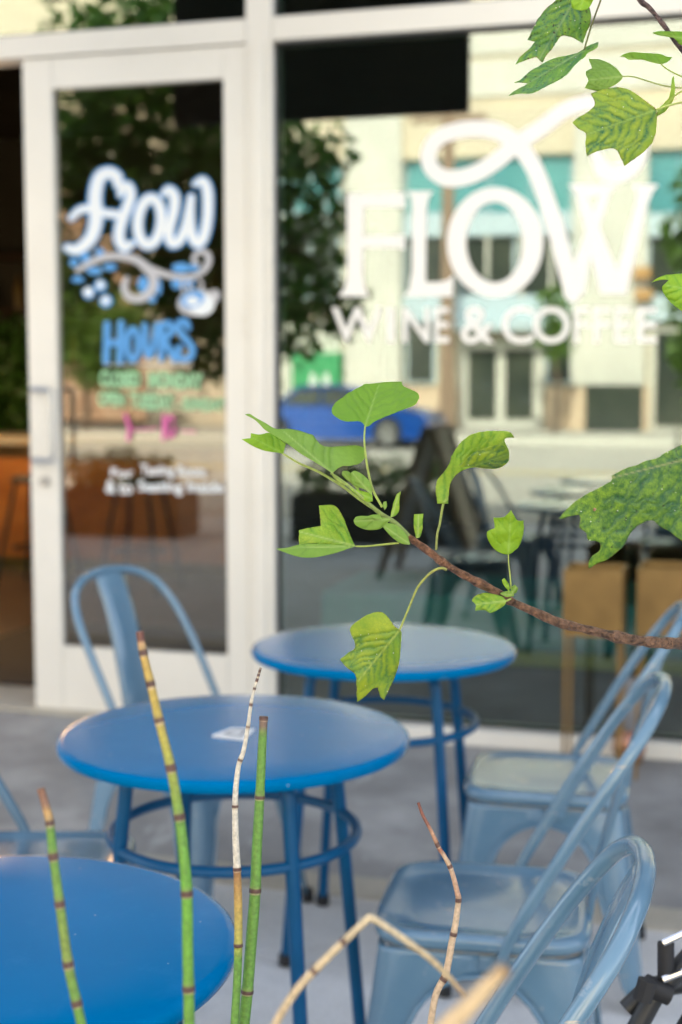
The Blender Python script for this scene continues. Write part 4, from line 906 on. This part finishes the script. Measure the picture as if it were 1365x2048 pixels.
leaf(c8([(725, 1108), (733, 1130), (728, 1200), (720, 1260), (700, 1320), (680, 1360), (658, 1408), (640, 1390), (632, 1355), (610, 1360), (580, 1390), (543, 1417), (540, 1350), (535, 1300), (500, 1270), (470, 1235), (500, 1210), (530, 1190), (533, 1160), (520, 1135), (515, 1100), (560, 1060), (610, 1035), (650, 1033), (680, 1060), (700, 1090)]),
     c8([(725, 1108)])[0], c8([(545, 1330)])[0], 1.39, fold=.22, grad=(0, .25), m=lmD, nv=6, vang=44, vw=.026, browntip=.8, label='yellow green spotted leaf hanging in front of the window table', pet=c8([(745, 1060), (770, 1000), (800, 930), (840, 880), (875, 853), (905, 845), (925, 852)]), petw=(4, 6), petc=((.34, .40, .06), (.28, .28, .07)), seed=10)
def scale_leaf(l, b, t, lab, m=lmB, Z=1.39, f=.3):
    leaf(c8(l), c8([b])[0], c8([t])[0], Z, fold=f, m=m, nv=2, vw=.03, wave=.5, res=2.2, name='bud_scale', label=lab, seed=len(l))
scale_leaf([(555, 525), (525, 490), (495, 465), (478, 445), (482, 430), (505, 432), (528, 452), (545, 480)], (555, 520), (480, 435), None)
scale_leaf([(608, 535), (575, 510), (530, 490), (516, 460), (518, 437), (535, 430), (570, 448), (595, 475), (605, 505)], (605, 530), (520, 435), None, Z=1.386)
scale_leaf([(610, 560), (580, 560), (545, 535), (510, 505), (560, 515), (605, 530)], (608, 550), (512, 507), None, m=lmG, Z=1.388)
scale_leaf([(685, 635), (665, 665), (620, 682), (570, 678), (535, 660), (528, 640), (545, 624), (600, 622), (650, 628)], (683, 636), (530, 645), None)
scale_leaf([(650, 640), (600, 632), (560, 636), (605, 618), (640, 616)], (650, 638), (562, 634), None, Z=1.384)
scale_leaf([(768, 745), (730, 740), (690, 712), (665, 685), (655, 672), (670, 655), (710, 660), (745, 690), (762, 715)], (765, 740), (660, 668), None)
scale_leaf([(685, 628), (690, 600), (700, 560), (712, 530), (728, 518), (724, 560), (722, 600), (705, 622)], (690, 628), (722, 522), None, m=lmC)
scale_leaf([(795, 716), (787, 680), (784, 640), (786, 615), (826, 613), (824, 645), (822, 680), (810, 714)], (802, 714), (805, 615), None, m=lmC)
scale_leaf([(660, 598), (652, 580), (656, 562), (668, 560), (671, 580)], (662, 598), (662, 561), None)
scale_leaf([(1190, 945), (1170, 920), (1160, 895), (1170, 887), (1185, 905), (1195, 930)], (1192, 944), (1165, 890), None, m=lmG)
scale_leaf([(1205, 955), (1200, 930), (1215, 915), (1230, 930), (1222, 950)], (1205, 950), (1225, 920), None)
scale_leaf([(1212, 965), (1180, 968), (1152, 955), (1170, 945), (1195, 940), (1210, 950)], (1210, 958), (1155, 955), None)

c4 = lambda l: [(1000 + x / 3.74, y / 3.74) for x, y in l]
leaf(c4([(560, -60), (440, -10), (400, 20), (350, 60), (310, 110), (270, 170), (240, 230), (205, 300), (262, 312), (225, 360), (180, 400), (140, 440), (115, 483), (170, 460), (230, 440), (275, 430), (300, 455), (320, 470), (345, 420), (390, 370), (430, 310), (465, 270), (510, 272), (560, 290), (620, 325), (650, 240), (675, 180), (683, 120), (672, 60), (640, 0), (610, -50)]),
     c4([(590, -50)])[0], c4([(300, 440)])[0], 1.38, fold=.2, grad=(-.2, .2), m=lmH, nv=6, vang=38, vw=.026, browntip=1.2, wave=1.5, label='dark spotted leaf with forked points at the top edge', seed=11)
leaf(c4([(640, -70), (535, -30), (537, 60), (580, 75), (625, 78), (670, 55), (700, 0), (700, -40)]), c4([(640, -60)])[0], c4([(600, 70)])[0], 1.36, m=lmG, nv=3, vw=.02, label='small bright leaf overlapping the spotted one at the top edge', pet=c4([(660, -130)]), seed=12)
leaf(c4([(625, 438), (600, 450), (560, 490), (500, 560), (440, 600), (360, 640), (245, 697), (160, 700), (65, 717), (110, 680), (170, 650), (210, 625), (160, 618), (105, 622), (160, 590), (230, 530), (300, 490), (370, 450), (430, 430), (530, 410), (590, 390), (630, 365), (680, 335), (738, 315), (732, 352), (690, 380), (650, 405), (640, 425)]),
     c4([(632, 375)])[0], c4([(210, 625)])[0], 1.39, fold=-.6, grad=(-.2, -.6), m=lmH, nv=7, vang=32, vw=.02, wave=.8, label='long folded leaf slanting down left below the top edge', pet=c4([(650, 310), (690, 180), (755, 0), (790, -120)]), petw=(3.5, 4), petc=((.10, .12, .03), (.13, .12, .03)), seed=13)
leaf(c4([(918, 572), (905, 600), (870, 630), (830, 652), (780, 668), (735, 682), (680, 672), (635, 660), (662, 600), (645, 560), (648, 530), (690, 512), (680, 480), (665, 440), (740, 445), (800, 465), (850, 495), (890, 530)]),
     c4([(918, 572)])[0], c4([(662, 600)])[0], 1.40, fold=.45, grad=(.0, -.3), m=lmB, nv=5, vw=.02, label='pale folded leaf just above the yellow veined one', pet=c4([(1000, 575), (1100, 605), (1200, 635), (1280, 650), (1365, 657), (1480, 640)]), petw=(2.8, 3.2), petc=((.30, .38, .10), (.36, .38, .14)), seed=14)
leaf(c4([(1170, 820), (1175, 900), (1165, 1000), (1130, 1080), (1060, 1150), (990, 1200), (932, 1243), (915, 1200), (895, 1160), (870, 1120), (830, 1110), (760, 1125), (700, 1145), (650, 1170), (640, 1080), (643, 1000), (590, 965), (543, 920), (580, 885), (640, 850), (690, 810), (710, 770), (680, 700), (740, 680), (850, 655), (930, 660), (1000, 690), (1070, 740), (1130, 785)]),
     c4([(1170, 820)])[0], c4([(640, 1010)])[0], 1.385, fold=.18, grad=(.1, .15), m=lmE, nv=6, vang=50, vw=.03, browntip=.8, label='large yellow leaf with dark green veins over the window lettering', pet=c4([(1230, 800), (1280, 785), (1365, 765), (1480, 740)]), petw=(4, 4), petc=((.42, .50, .10), (.34, .40, .12)), seed=15)
leaf(c4([(1175, 872), (1230, 840), (1272, 790), (1308, 720), (1303, 570), (1288, 590), (1280, 660), (1265, 730), (1210, 790), (1178, 825)]),
     c4([(1308, 720)])[0], c4([(1175, 850)])[0], 1.395, fold=.5, grad=(0, .4), m=lmC, nv=4, vw=.02, label='narrow upright leaf at the stalk of the yellow veined one', pet=c4([(1340, 695), (1400, 670), (1480, 640)]), petw=(3, 3.5), seed=16)
leaf(c4([(1205, 480), (1260, 460), (1290, 430), (1250, 425), (1200, 405), (1130, 400), (1060, 395), (1000, 390), (950, 398), (922, 408), (898, 428), (925, 425), (970, 447), (1060, 447), (1120, 462)]),
     c4([(1205, 480)])[0], c4([(900, 425)])[0], 1.40, fold=-.5, grad=(0, -.8), m=lmA, nv=4, vw=.02, label='narrow edge on leaf with a dark tip near the upper right', pet=c4([(1240, 510), (1290, 540), (1365, 575), (1470, 610)]), petw=(2.8, 3.2), seed=17)
leaf(c4([(1140, 248), (1180, 235), (1280, 235), (1400, 240), (1460, 260), (1440, 340), (1400, 345), (1340, 330), (1310, 290), (1250, 275), (1190, 265)]),
     c4([(1450, 300)])[0], c4([(1140, 248)])[0], 1.385, fold=.3, m=lmA, nv=4, vw=.02, label='plain green leaf crossing the upper twig at the right edge', pet=c4([(1500, 300)]), seed=18)
leaf([(1303, 565), (1325, 552), (1365, 547), (1420, 545), (1435, 600), (1420, 625), (1380, 628), (1350, 612), (1330, 590), (1325, 573), (1338, 560), (1320, 560)], (1425, 590), (1310, 565), 1.39, fold=.3, m=lmG, nv=5, vw=.02, label='bright leaf poking in halfway up the right edge', pet=[(1490, 600)], seed=19)
c5 = lambda l: [(1100 + x / 5.15, 860 + y / 5.15) for x, y in l]
leaf(c5([(1500, 100), (1365, 150), (1250, 205), (1180, 240), (1100, 290), (980, 320), (900, 360), (790, 390), (700, 435), (635, 470), (637, 515), (600, 545), (500, 600), (400, 650), (300, 710), (220, 770), (150, 840), (90, 912), (150, 910), (210, 885), (305, 875), (318, 930), (302, 990), (320, 1020), (375, 1060), (385, 1115), (410, 1145), (460, 1140), (515, 1160), (520, 1230), (470, 1275), (425, 1310), (400, 1370), (400, 1428), (470, 1385), (600, 1330), (700, 1250), (770, 1180), (820, 1080), (900, 990), (1000, 940), (1060, 930), (1130, 990), (1240, 1050), (1300, 1100), (1365, 1150), (1480, 1270), (1640, 1250), (1760, 1000), (1820, 600), (1700, 200)]),
     c5([(1800, 200)])[0], c5([(640, 492)])[0], 1.30, fold=.15, grad=(.15, .1), m=lmF, nv=6, vang=46, vw=.02, wave=1.6, browntip=.3, label='large dark green weathered leaf at the right edge', pet=c5([(1950, 120), (2200, 60)]), petw=(6, 6), res=3.6, seed=20)
leaf(c5([(430, 860), (440, 800), (475, 755), (490, 730), (497, 790), (470, 830)]), c5([(435, 855)])[0], c5([(490, 735)])[0], 1.293, fold=.6, m=mat('dry_husk', (.42, .24, .13), .7, col2=(.2, .1, .05), nscale=300), nv=1, res=1.6, name='husk', label='tiny dry brown husk stuck on the dark leaf', seed=21)

# ------------------------------------------------------------ foliage helper
fol = [leaf_mat('crown_leaf_a', (.045, .12, .02), (.075, .18, .03), (.05, .12, .03), (.1, .2, .05), trans=.35, scale=2),
       leaf_mat('crown_leaf_b', (.10, .20, .03), (.14, .25, .04), (.08, .15, .03), (.1, .2, .05), trans=.35, scale=2)]
def foliage(name, parent, blobs, n, size, m, seed=1, kind=None):
    rn = random.Random(seed); mb = MB(); vs = []; fs = []
    tot = sum(b[3] ** 2 for b in blobs)
    for (x, y, z, r) in blobs:
        for _ in range(int(n * r * r / tot)):
            d = Vector((rn.gauss(0, 1), rn.gauss(0, 1), rn.gauss(0, .8))).normalized() * r * (rn.random() ** .45)
            c = Vector((x, y, z)) + d; s = size * rn.uniform(.6, 1.25)
            u = Vector((rn.gauss(0, 1), rn.gauss(0, 1), rn.gauss(0, .6))).normalized(); v = u.cross(Vector((rn.gauss(0, 1), rn.gauss(0, 1), rn.gauss(0, 1)))).normalized(); w_ = u.cross(v) * s * .16
            k = len(vs); vs += [c - u * s * .5, c + v * s * .36 - u * s * .1 + w_, c + u * s * .25 + v * s * .3 + w_, c + u * s * .55, c + u * s * .25 - v * s * .3 + w_, c - v * s * .36 - u * s * .1 + w_]
            fs += [(k, k + 1, k + 2, k + 3), (k, k + 3, k + 4, k + 5)]
    mb.add(vs, fs, [(0, 0, 0)] * len(vs))
    return mb.build(name, m, parent, smooth=False, color='vein', origin=blobs[0][:3])
def street_tree(loc, h, blobs, n, size, m, label, seed, cat='tree', tr=.09, group=None):
    t = empty('street_tree', loc, label, cat, group); b = Vector(loc)
    top = b + Vector((.1, .1, h))
    MB().tube(crom([b, b + Vector((.05, 0, h * .35)), b + Vector((-.04, .05, h * .7)), top], 5), [tr * (1 - .55 * i / 15) for i in range(16)], 12).build('trunk', M['bark'], t, origin=loc)
    rn = random.Random(seed); lm = MB()
    for x, y, z, r in blobs:
        s_ = b + Vector((0, 0, h * rn.uniform(.5, .85))); e = Vector((x, y, z)); mid = s_.lerp(e, .5) + Vector((0, 0, .12))
        lm.tube(crom([s_, mid, e], 5), [tr * .38 * (1 - .8 * i / 10) for i in range(11)], 7)
    lm.build('limb', M['bark'], t, origin=loc); foliage('crown', t, blobs, n, size, m, seed); return t
TGp = 'street trees along both kerbs'
foliage('leaves', pp_, [(qx, 5.3, 1.05, .28), (qx + .15, 5.25, 1.3, .25), (qx - .2, 5.3, 1.35, .28), (qx, 5.3, 1.6, .22)], 900, .10, fol[0], 31)
def Mv(px, py, Y):           # a point seen mirrored in the shop glass: its true place in the street
    p = W(px, py, Y); return Vector((p.x, -p.y, p.z))
rn = random.Random(5); bl_ = []
for px, py, r, dy in ((150, 420, .50, 0), (180, 260, .6, .4), (280, 200, .6, 0), (380, 280, .65, .3), (330, 420, .6, -.2), (430, 420, .6, .3), (560, 380, .5, 0), (640, 320, .34, 0), (610, 470, .45, .2), (590, 620, .42, -.1), (650, 590, .34, .1), (500, 560, .5, .3), (400, 560, .55, 0), (300, 520, .45, .4), (560, 700, .30, 0), (690, 400, .16, 0), (560, 250, .3, .2), (430, 640, .4, 0), (240, 60, .7, 0), (330, 60, .6, .2), (170, 560, .3, 0), (690, 640, .2, .1), (720, 590, .14, .1), (480, 190, .5, .3), (400, 660, .4, .1), (420, 470, .5, .2), (350, 620, .3, .3), (430, 330, .5, 0), (200, 330, .5, 0), (140, 300, .5, .3), (260, 400, .5, .1), (430, 740, .26, .1)):
    p = Mv(px, py, 6.6 + dy); bl_.append((p.x, p.y, p.z, r))
tbse = Mv(505, 1000, 6.6); street_tree((tbse.x, -6.7, 0), 3.2, bl_, 5600, .12, fol[0], 'dark leafy street tree reflected in the door and window left half', 3, group=TGp)
foliage('crown', [o for o in bpy.data.objects if o.name.startswith('street_tree')][-1], bl_, 1500, .12, fol[1], 77)
bl_ = []
for px, py, r in ((1405, 480, .5), (1430, 600, .6), (1402, 700, .4), (1385, 750, .2), (1450, 380, .6)):
    p = Mv(px, py, 12); bl_.append((p.x, p.y, p.z, r))
street_tree((bl_[1][0] + .2, -12.0, -.13), 3.0, bl_, 1500, .14, fol[1], 'leafy green tree reflected at the right edge of the window', 4, group=TGp)
bl_ = []
for px, py, r in ((120, 640, .9), (170, 700, .8), (250, 640, .7), (150, 560, .8), (220, 740, .6)):
    p = Mv(px, py, 25.2); bl_.append((p.x, p.y, p.z, r * 1.1))
street_tree((bl_[1][0], -25.2, 0), 2.2, bl_, 2300, .22, fol[1], 'sunlit olive tree across the street reflected low in the door', 6, group=TGp)
foliage('crown', tt, [(tb.x + .3, tb.y - .2, 3.6, .55), (tb.x + .7, tb.y - .5, 3.2, .45), (tb.x + .2, tb.y + .1, 4.1, .5)], 700, .11, fol[1], 9)

for k_, (pxs, lab) in enumerate(((((1112, 690, .42), (1118, 640, .38), (1105, 600, .34)), 'slim young tree beside the glass doors across the street'),)):
    bl_ = []
    for px, py, r_ in pxs:
        p = Mv(px, py, 26.6); bl_.append((p.x, p.y, p.z, r_ * 1.1))
    street_tree((bl_[0][0], -26.6, 0), bl_[-1][2] - .2 if k_ else 3.0, bl_, 260 + 90 * k_, .2, fol[1], lab, 40 + k_, group=TGp, tr=.06)
# planter boxes with low shrubs at the street side of the patio
for i, (xa, xb, lab) in enumerate(((-3.55, -2.15, 'long dark planter box of low shrubs at the kerb side of the patio'), (-5.6, -4.5, 'shorter dark planter box of shrubs further left on the patio'))):
    t = empty('planter', ((xa + xb) / 2, -5.9, 0), lab, 'planter', 'dark planters beside the kerb')
    MB().box((xa, -6.1, 0), (xb, -5.65, .38)).build('box', M['dark'], t, smooth=False, bevel=.01)
    MB().box((xa + .03, -6.07, .381), (xb - .03, -5.68, .39)).build('soil', M['soil'], t, smooth=False)
    foliage('shrub', t, [(xa + .2 + .3 * j, -5.87, .50 + .05 * (j % 2), .2) for j in range(int((xb - xa) / .3))], 900, .06, fol[0], 20 + i)
# planting bed the horsetails stand in
bd = MB().box((-1.1, -5.0, 0.001), (1.9, -3.75, .02)).build('planting_bed', M['soil'], smooth=False); tag(bd, kind='structure')

# A-board
pa = Mv(875, 850, 4.2); ab = empty('sandwich_board', (pa.x, pa.y, 0), 'brown wooden sandwich board standing open on the patio, reflected in the window', 'sign')
for sx in (-1, 1):
    f_ = MB(); tp = Vector((pa.x + sx * .02, pa.y, 1.0)); bt = Vector((pa.x + sx * .33, pa.y, 0.0)); ax_ = bt - tp
    for yo in (-.28, .24):
        a = tp + Vector((0, yo, 0)); b = bt + Vector((0, yo, 0)); n_ = Vector((sx * 1.0, 0, .32)).normalized() * .02
        f_.add([a - n_, a + n_, b + n_, b - n_, a - n_ + Vector((0, .045, 0)), a + n_ + Vector((0, .045, 0)), b + n_ + Vector((0, .045, 0)), b - n_ + Vector((0, .045, 0))], [(0, 1, 2, 3), (7, 6, 5, 4), (0, 4, 5, 1), (1, 5, 6, 2), (2, 6, 7, 3), (3, 7, 4, 0)])
    for u in (0.0, .82):
        c = tp + ax_ * u + Vector((0, -.235, 0)); f_.tube([c + Vector((0, 0, -.02)), c + Vector((0, .475, -.02))], .018, 6)
    fo = f_.build('frame', M['boardwood'], ab, smooth=False)
    a = tp + ax_ * .04; b = tp + ax_ * .80; n_ = Vector((sx, 0, .3)) * .004
    MB().add([a + Vector((0, -.23, 0)) + n_, a + Vector((0, .235, 0)) + n_, b + Vector((0, .235, 0)) + n_, b + Vector((0, -.23, 0)) + n_, a + Vector((0, -.23, 0)) - n_, a + Vector((0, .235, 0)) - n_, b + Vector((0, .235, 0)) - n_, b + Vector((0, -.23, 0)) - n_],
             [(0, 1, 2, 3), (7, 6, 5, 4), (0, 4, 5, 1), (1, 5, 6, 2), (2, 6, 7, 3), (3, 7, 4, 0)]).build('board', M['dark'], fo, smooth=False)

# ------------------------------------------------------------ across the street
FYv = 29.0
ob = empty('office_building', (-6, -29.5, 0), 'sunlit cream and ivory building with teal panels across the street', 'building')
MB().box((-15.2, -34, 0), (12, -29.0, 15)).build('wall', M['cream'], ob, smooth=False)
MB().box((-15.3, -34, 15.01), (12.1, -28.8, 15.5)).build('roof', M['ivory'], ob, smooth=False)
def fbox(n, px0, py0, px1, py1, d, m, par=ob, d0=0.0, **k):
    a = W(px0, py0, FYv - d); b = W(px1, py1, FYv - d)
    return MB().box((a.x, -FYv + d0 + .004, b.z), (b.x, -FYv + d, a.z)).build(n, m, par, smooth=False, **k)
def fwin(px0, py0, px1, py1, pane, fr_='paleblue', d=.12, nx=1, name='window', bord=6):
    o = fbox(name, px0, py0, px1, py1, d, M[fr_]); wpx = (px1 - px0 - bord * (nx + 1)) / nx
    for i in range(nx):
        x = px0 + bord + i * (wpx + bord); a = W(x, py0 + bord, FYv - d); b = W(x + wpx, py1 - bord, FYv - d)
        MB().box((a.x, -FYv + d + .004, b.z), (b.x, -FYv + d + .03, a.z)).build('pane', M[pane], o, smooth=False)
    return o
for x0, x1 in ((560, 684), (812, 1146), (1292, 1560)): fwin(x0, 288, x1, 428, 'tealglass', nx=4, bord=5)
for x0, x1 in ((805, 1146), (1292, 1560)):
    fbox('spandrel', x0, 432, x1, 466, .3, M['paleblue']); fbox('spandrel', x0, 598, x1, 640, .34, M['paleblue'])
    fwin(x0 + 2, 468, x1 - 2, 596, 'darkglass', nx=3 if x0 < 1000 else 4, bord=9)
fwin(812, 645, 872, 768, 'darkglass'); fwin(1092, 645, 1146, 768, 'darkglass')
fwin(918, 680, 1086, 858, 'darkglass', nx=2, name='door', bord=20, fr_='ivory')
fbox('awning', 880, 642, 1090, 660, .9, M['paleblue'])
for x0, x1 in ((690, 800), (1150, 1288)): fbox('column', x0, 232, x1, 772, .55, M['ivory']); fbox('column', x0 - 8, 776, x1 + 8, 872, .62, M['peach'])
fbox('cornice', 505, 242, 1640, 284, .35, M['cream'])
fbox('plinth', 805, 776, 912, 872, .3, M['peach']); fbox('plinth', 1092, 776, 1138, 872, .3, M['peach'])
for x_ in (838, 905, 972, 1040, 1100): fbox('fin', x_, 470, x_ + 5, 596, .30, M['ivory'])
for y_ in (60, 150): fbox('band', 505, y_, 1640, y_ + 7, .06, M['ivory'])
fbox('fascia', 690, 884, 1640, 890, .12, M['peach'])
fbox('vent', 1172, 770, 1284, 868, .8, M['darkglass'])
fwin(1300, 650, 1560, 866, 'darkglass', nx=3, bord=14, fr_='ivory')
fwin(560, 440, 682, 600, 'darkglass', nx=2); fbox('panel', 560, 640, 684, 866, .1, M['ivory'])
sgn = fbox('sign', 584, 706, 680, 806, .5, M['green'])
tm = MB(); put_text(tm, 'AA', 612, 745, 668, 800, fn=lambda px, py: Vector((W(px, py, FYv - .53).x, -FYv + .53, W(px, py, FYv - .53).z)), bold=.02); tm.build('lettering', M['white'], sgn, smooth=False)
fbox('awning', 1268, 534, 1300, 556, .8, M['orange'], d0=.36); fbox('awning', 1270, 578, 1304, 598, .8, M['orange'], d0=.36)
for z in (11.6,):
    for x in (-12.4, -5.2, -2.2, 1.0, 4.2): 
        wo = MB().box((x, -28.996, z), (x + 1.6, -28.9, z + 1.7)).build('window', M['paleblue'], ob, smooth=False)
        if not (z < 9 and x in (-5.2, -2.2, -12.4)) or True: MB().box((x + .1, -28.896, z + .1), (x + 1.5, -28.87, z + 1.6)).build('pane', M['darkglass'], wo, smooth=False)
b2 = empty('brick_building', (-26, -32, 0), 'red brick shop building beside the cream one across the street', 'building')
MB().box((-48, -37, 0), (-15.4, -31.5, 7)).build('wall', M['brick'], b2, smooth=False); MB().box((-48, -37, 7.42), (-15.4, -31.6, 14)).build('upper_wall', M['cream'], b2, smooth=False); MB().box((-48.2, -37, 7.01), (-15.35, -31.3, 7.4)).build('roof', M['ivory'], b2, smooth=False)
for x in range(8):
    wo = MB().box((-46 + x * 3.5, -31.496, .8), (-43.6 + x * 3.5, -31.4, 2.9)).build('window', M['ivory'], b2, smooth=False); MB().box((-45.85 + x * 3.5, -31.396, .95), (-43.75 + x * 3.5, -31.37, 2.75)).build('pane', M['darkglass'], wo, smooth=False)
up = Mv(893, 860, 24.9); p_ = empty('utility_pole', (up.x, -24.9, 0), 'tall brown wooden utility pole at the far kerb', 'pole')
MB().tube([(up.x, -24.9, 0), (up.x, -24.9, 7.2)], [.16, .12], 16).build('shaft', M['pole'], p_, origin=(up.x, -24.9, 0)); MB().box((up.x - .8, -24.97, 6.6), (up.x + .8, -24.83, 6.72)).build('crossarm', M['pole'], p_, smooth=False)

# blue car parked across the street
x1_ = Mv(858, 870, 21.6).x; x0_ = x1_ - 4.5; cy = -22.4; zr = -.13
car = empty('parked_car', ((x0_ + x1_) / 2, cy, zr), 'bright blue parked car on the far side of the street', 'car')
prof = [(0, .32), (.02, .56), (.12, .76), (.75, .86), (1.25, 1.20), (1.7, 1.27), (2.4, 1.26), (2.95, 1.10), (3.35, .89), (4.0, .80), (4.38, .68), (4.48, .48), (4.46, .28), (4.1, .20), (.3, .20)]
pp = crom([(x, z, 0) for x, z in prof], 4, True); mb = MB(); m = len(pp); vs = []
for yo, sc in ((-.86, .9), (-.9, .97), (-.88, 1), (.88, 1), (.9, .97), (.86, .9)):
    for p in pp:
        zc = .6; tuck = max(0, p.y - .85) * .42 * (1 if yo > 0 else -1); vs.append((x0_ + 2.24 + (p.x - 2.24) * (1 if abs(yo) < .885 else .985), cy + yo - tuck, zr + zc + (p.y - zc) * sc))
fs = [(i * m + k, i * m + (k + 1) % m, (i + 1) * m + (k + 1) % m, (i + 1) * m + k) for i in range(5) for k in range(m)] + [tuple(reversed(range(m))), tuple(5 * m + k for k in range(m))]
mb.add(vs, fs).build('body', M['carblue'], car, origin=(x0_, cy, zr), autosmooth=50)
for yo in (1,):
    for a, b, c, d in (((.98, .90), (1.36, 1.15), (1.9, 1.20), (1.9, .90)), ((1.97, .90), (1.97, 1.20), (2.5, 1.18), (3.1, .91))):
        f = lambda q: (x0_ + q[0], cy + .905 - max(0, q[1] - .85) * .42, zr + q[1]); v4 = [f(q) for q in (a, b, c, d)]
        MB().add([Vector(v) for v in v4] + [Vector(v) - Vector((0, .04, 0)) for v in v4], [(0, 1, 2, 3), (7, 6, 5, 4), (0, 4, 5, 1), (1, 5, 6, 2), (2, 6, 7, 3), (3, 7, 4, 0)]).build('window', M['darkglass'], car, smooth=False)
for wx in (.85, 3.55):
    for sy in (-1, 1):
        c = Vector((x0_ + wx, cy + sy * .80, zr + .33))
        w_ = MB().tube([c + Vector((0, -.11, 0)), c + Vector((0, .13, 0))], .33, 28).build('wheel', M['rubber'], car, origin=c)
        MB().tube([c + Vector((0, sy * .12, 0)), c + Vector((0, sy * .145, 0))], [.23, .21], 20).build('rim', M['chrome'], w_, origin=c)
for sy in (-1, 1): MB().lathe([(0, .10), (.07, .08), (.1, 0), (0, -.05)], 14, (x0_ + 4.25, cy + sy * .66, zr + .60)).build('headlight', M['chrome'], car, origin=(x0_ + 4.25, cy, zr + .7))

car.scale = (.84, 1, .97); car.location.x += 4.5 * .08
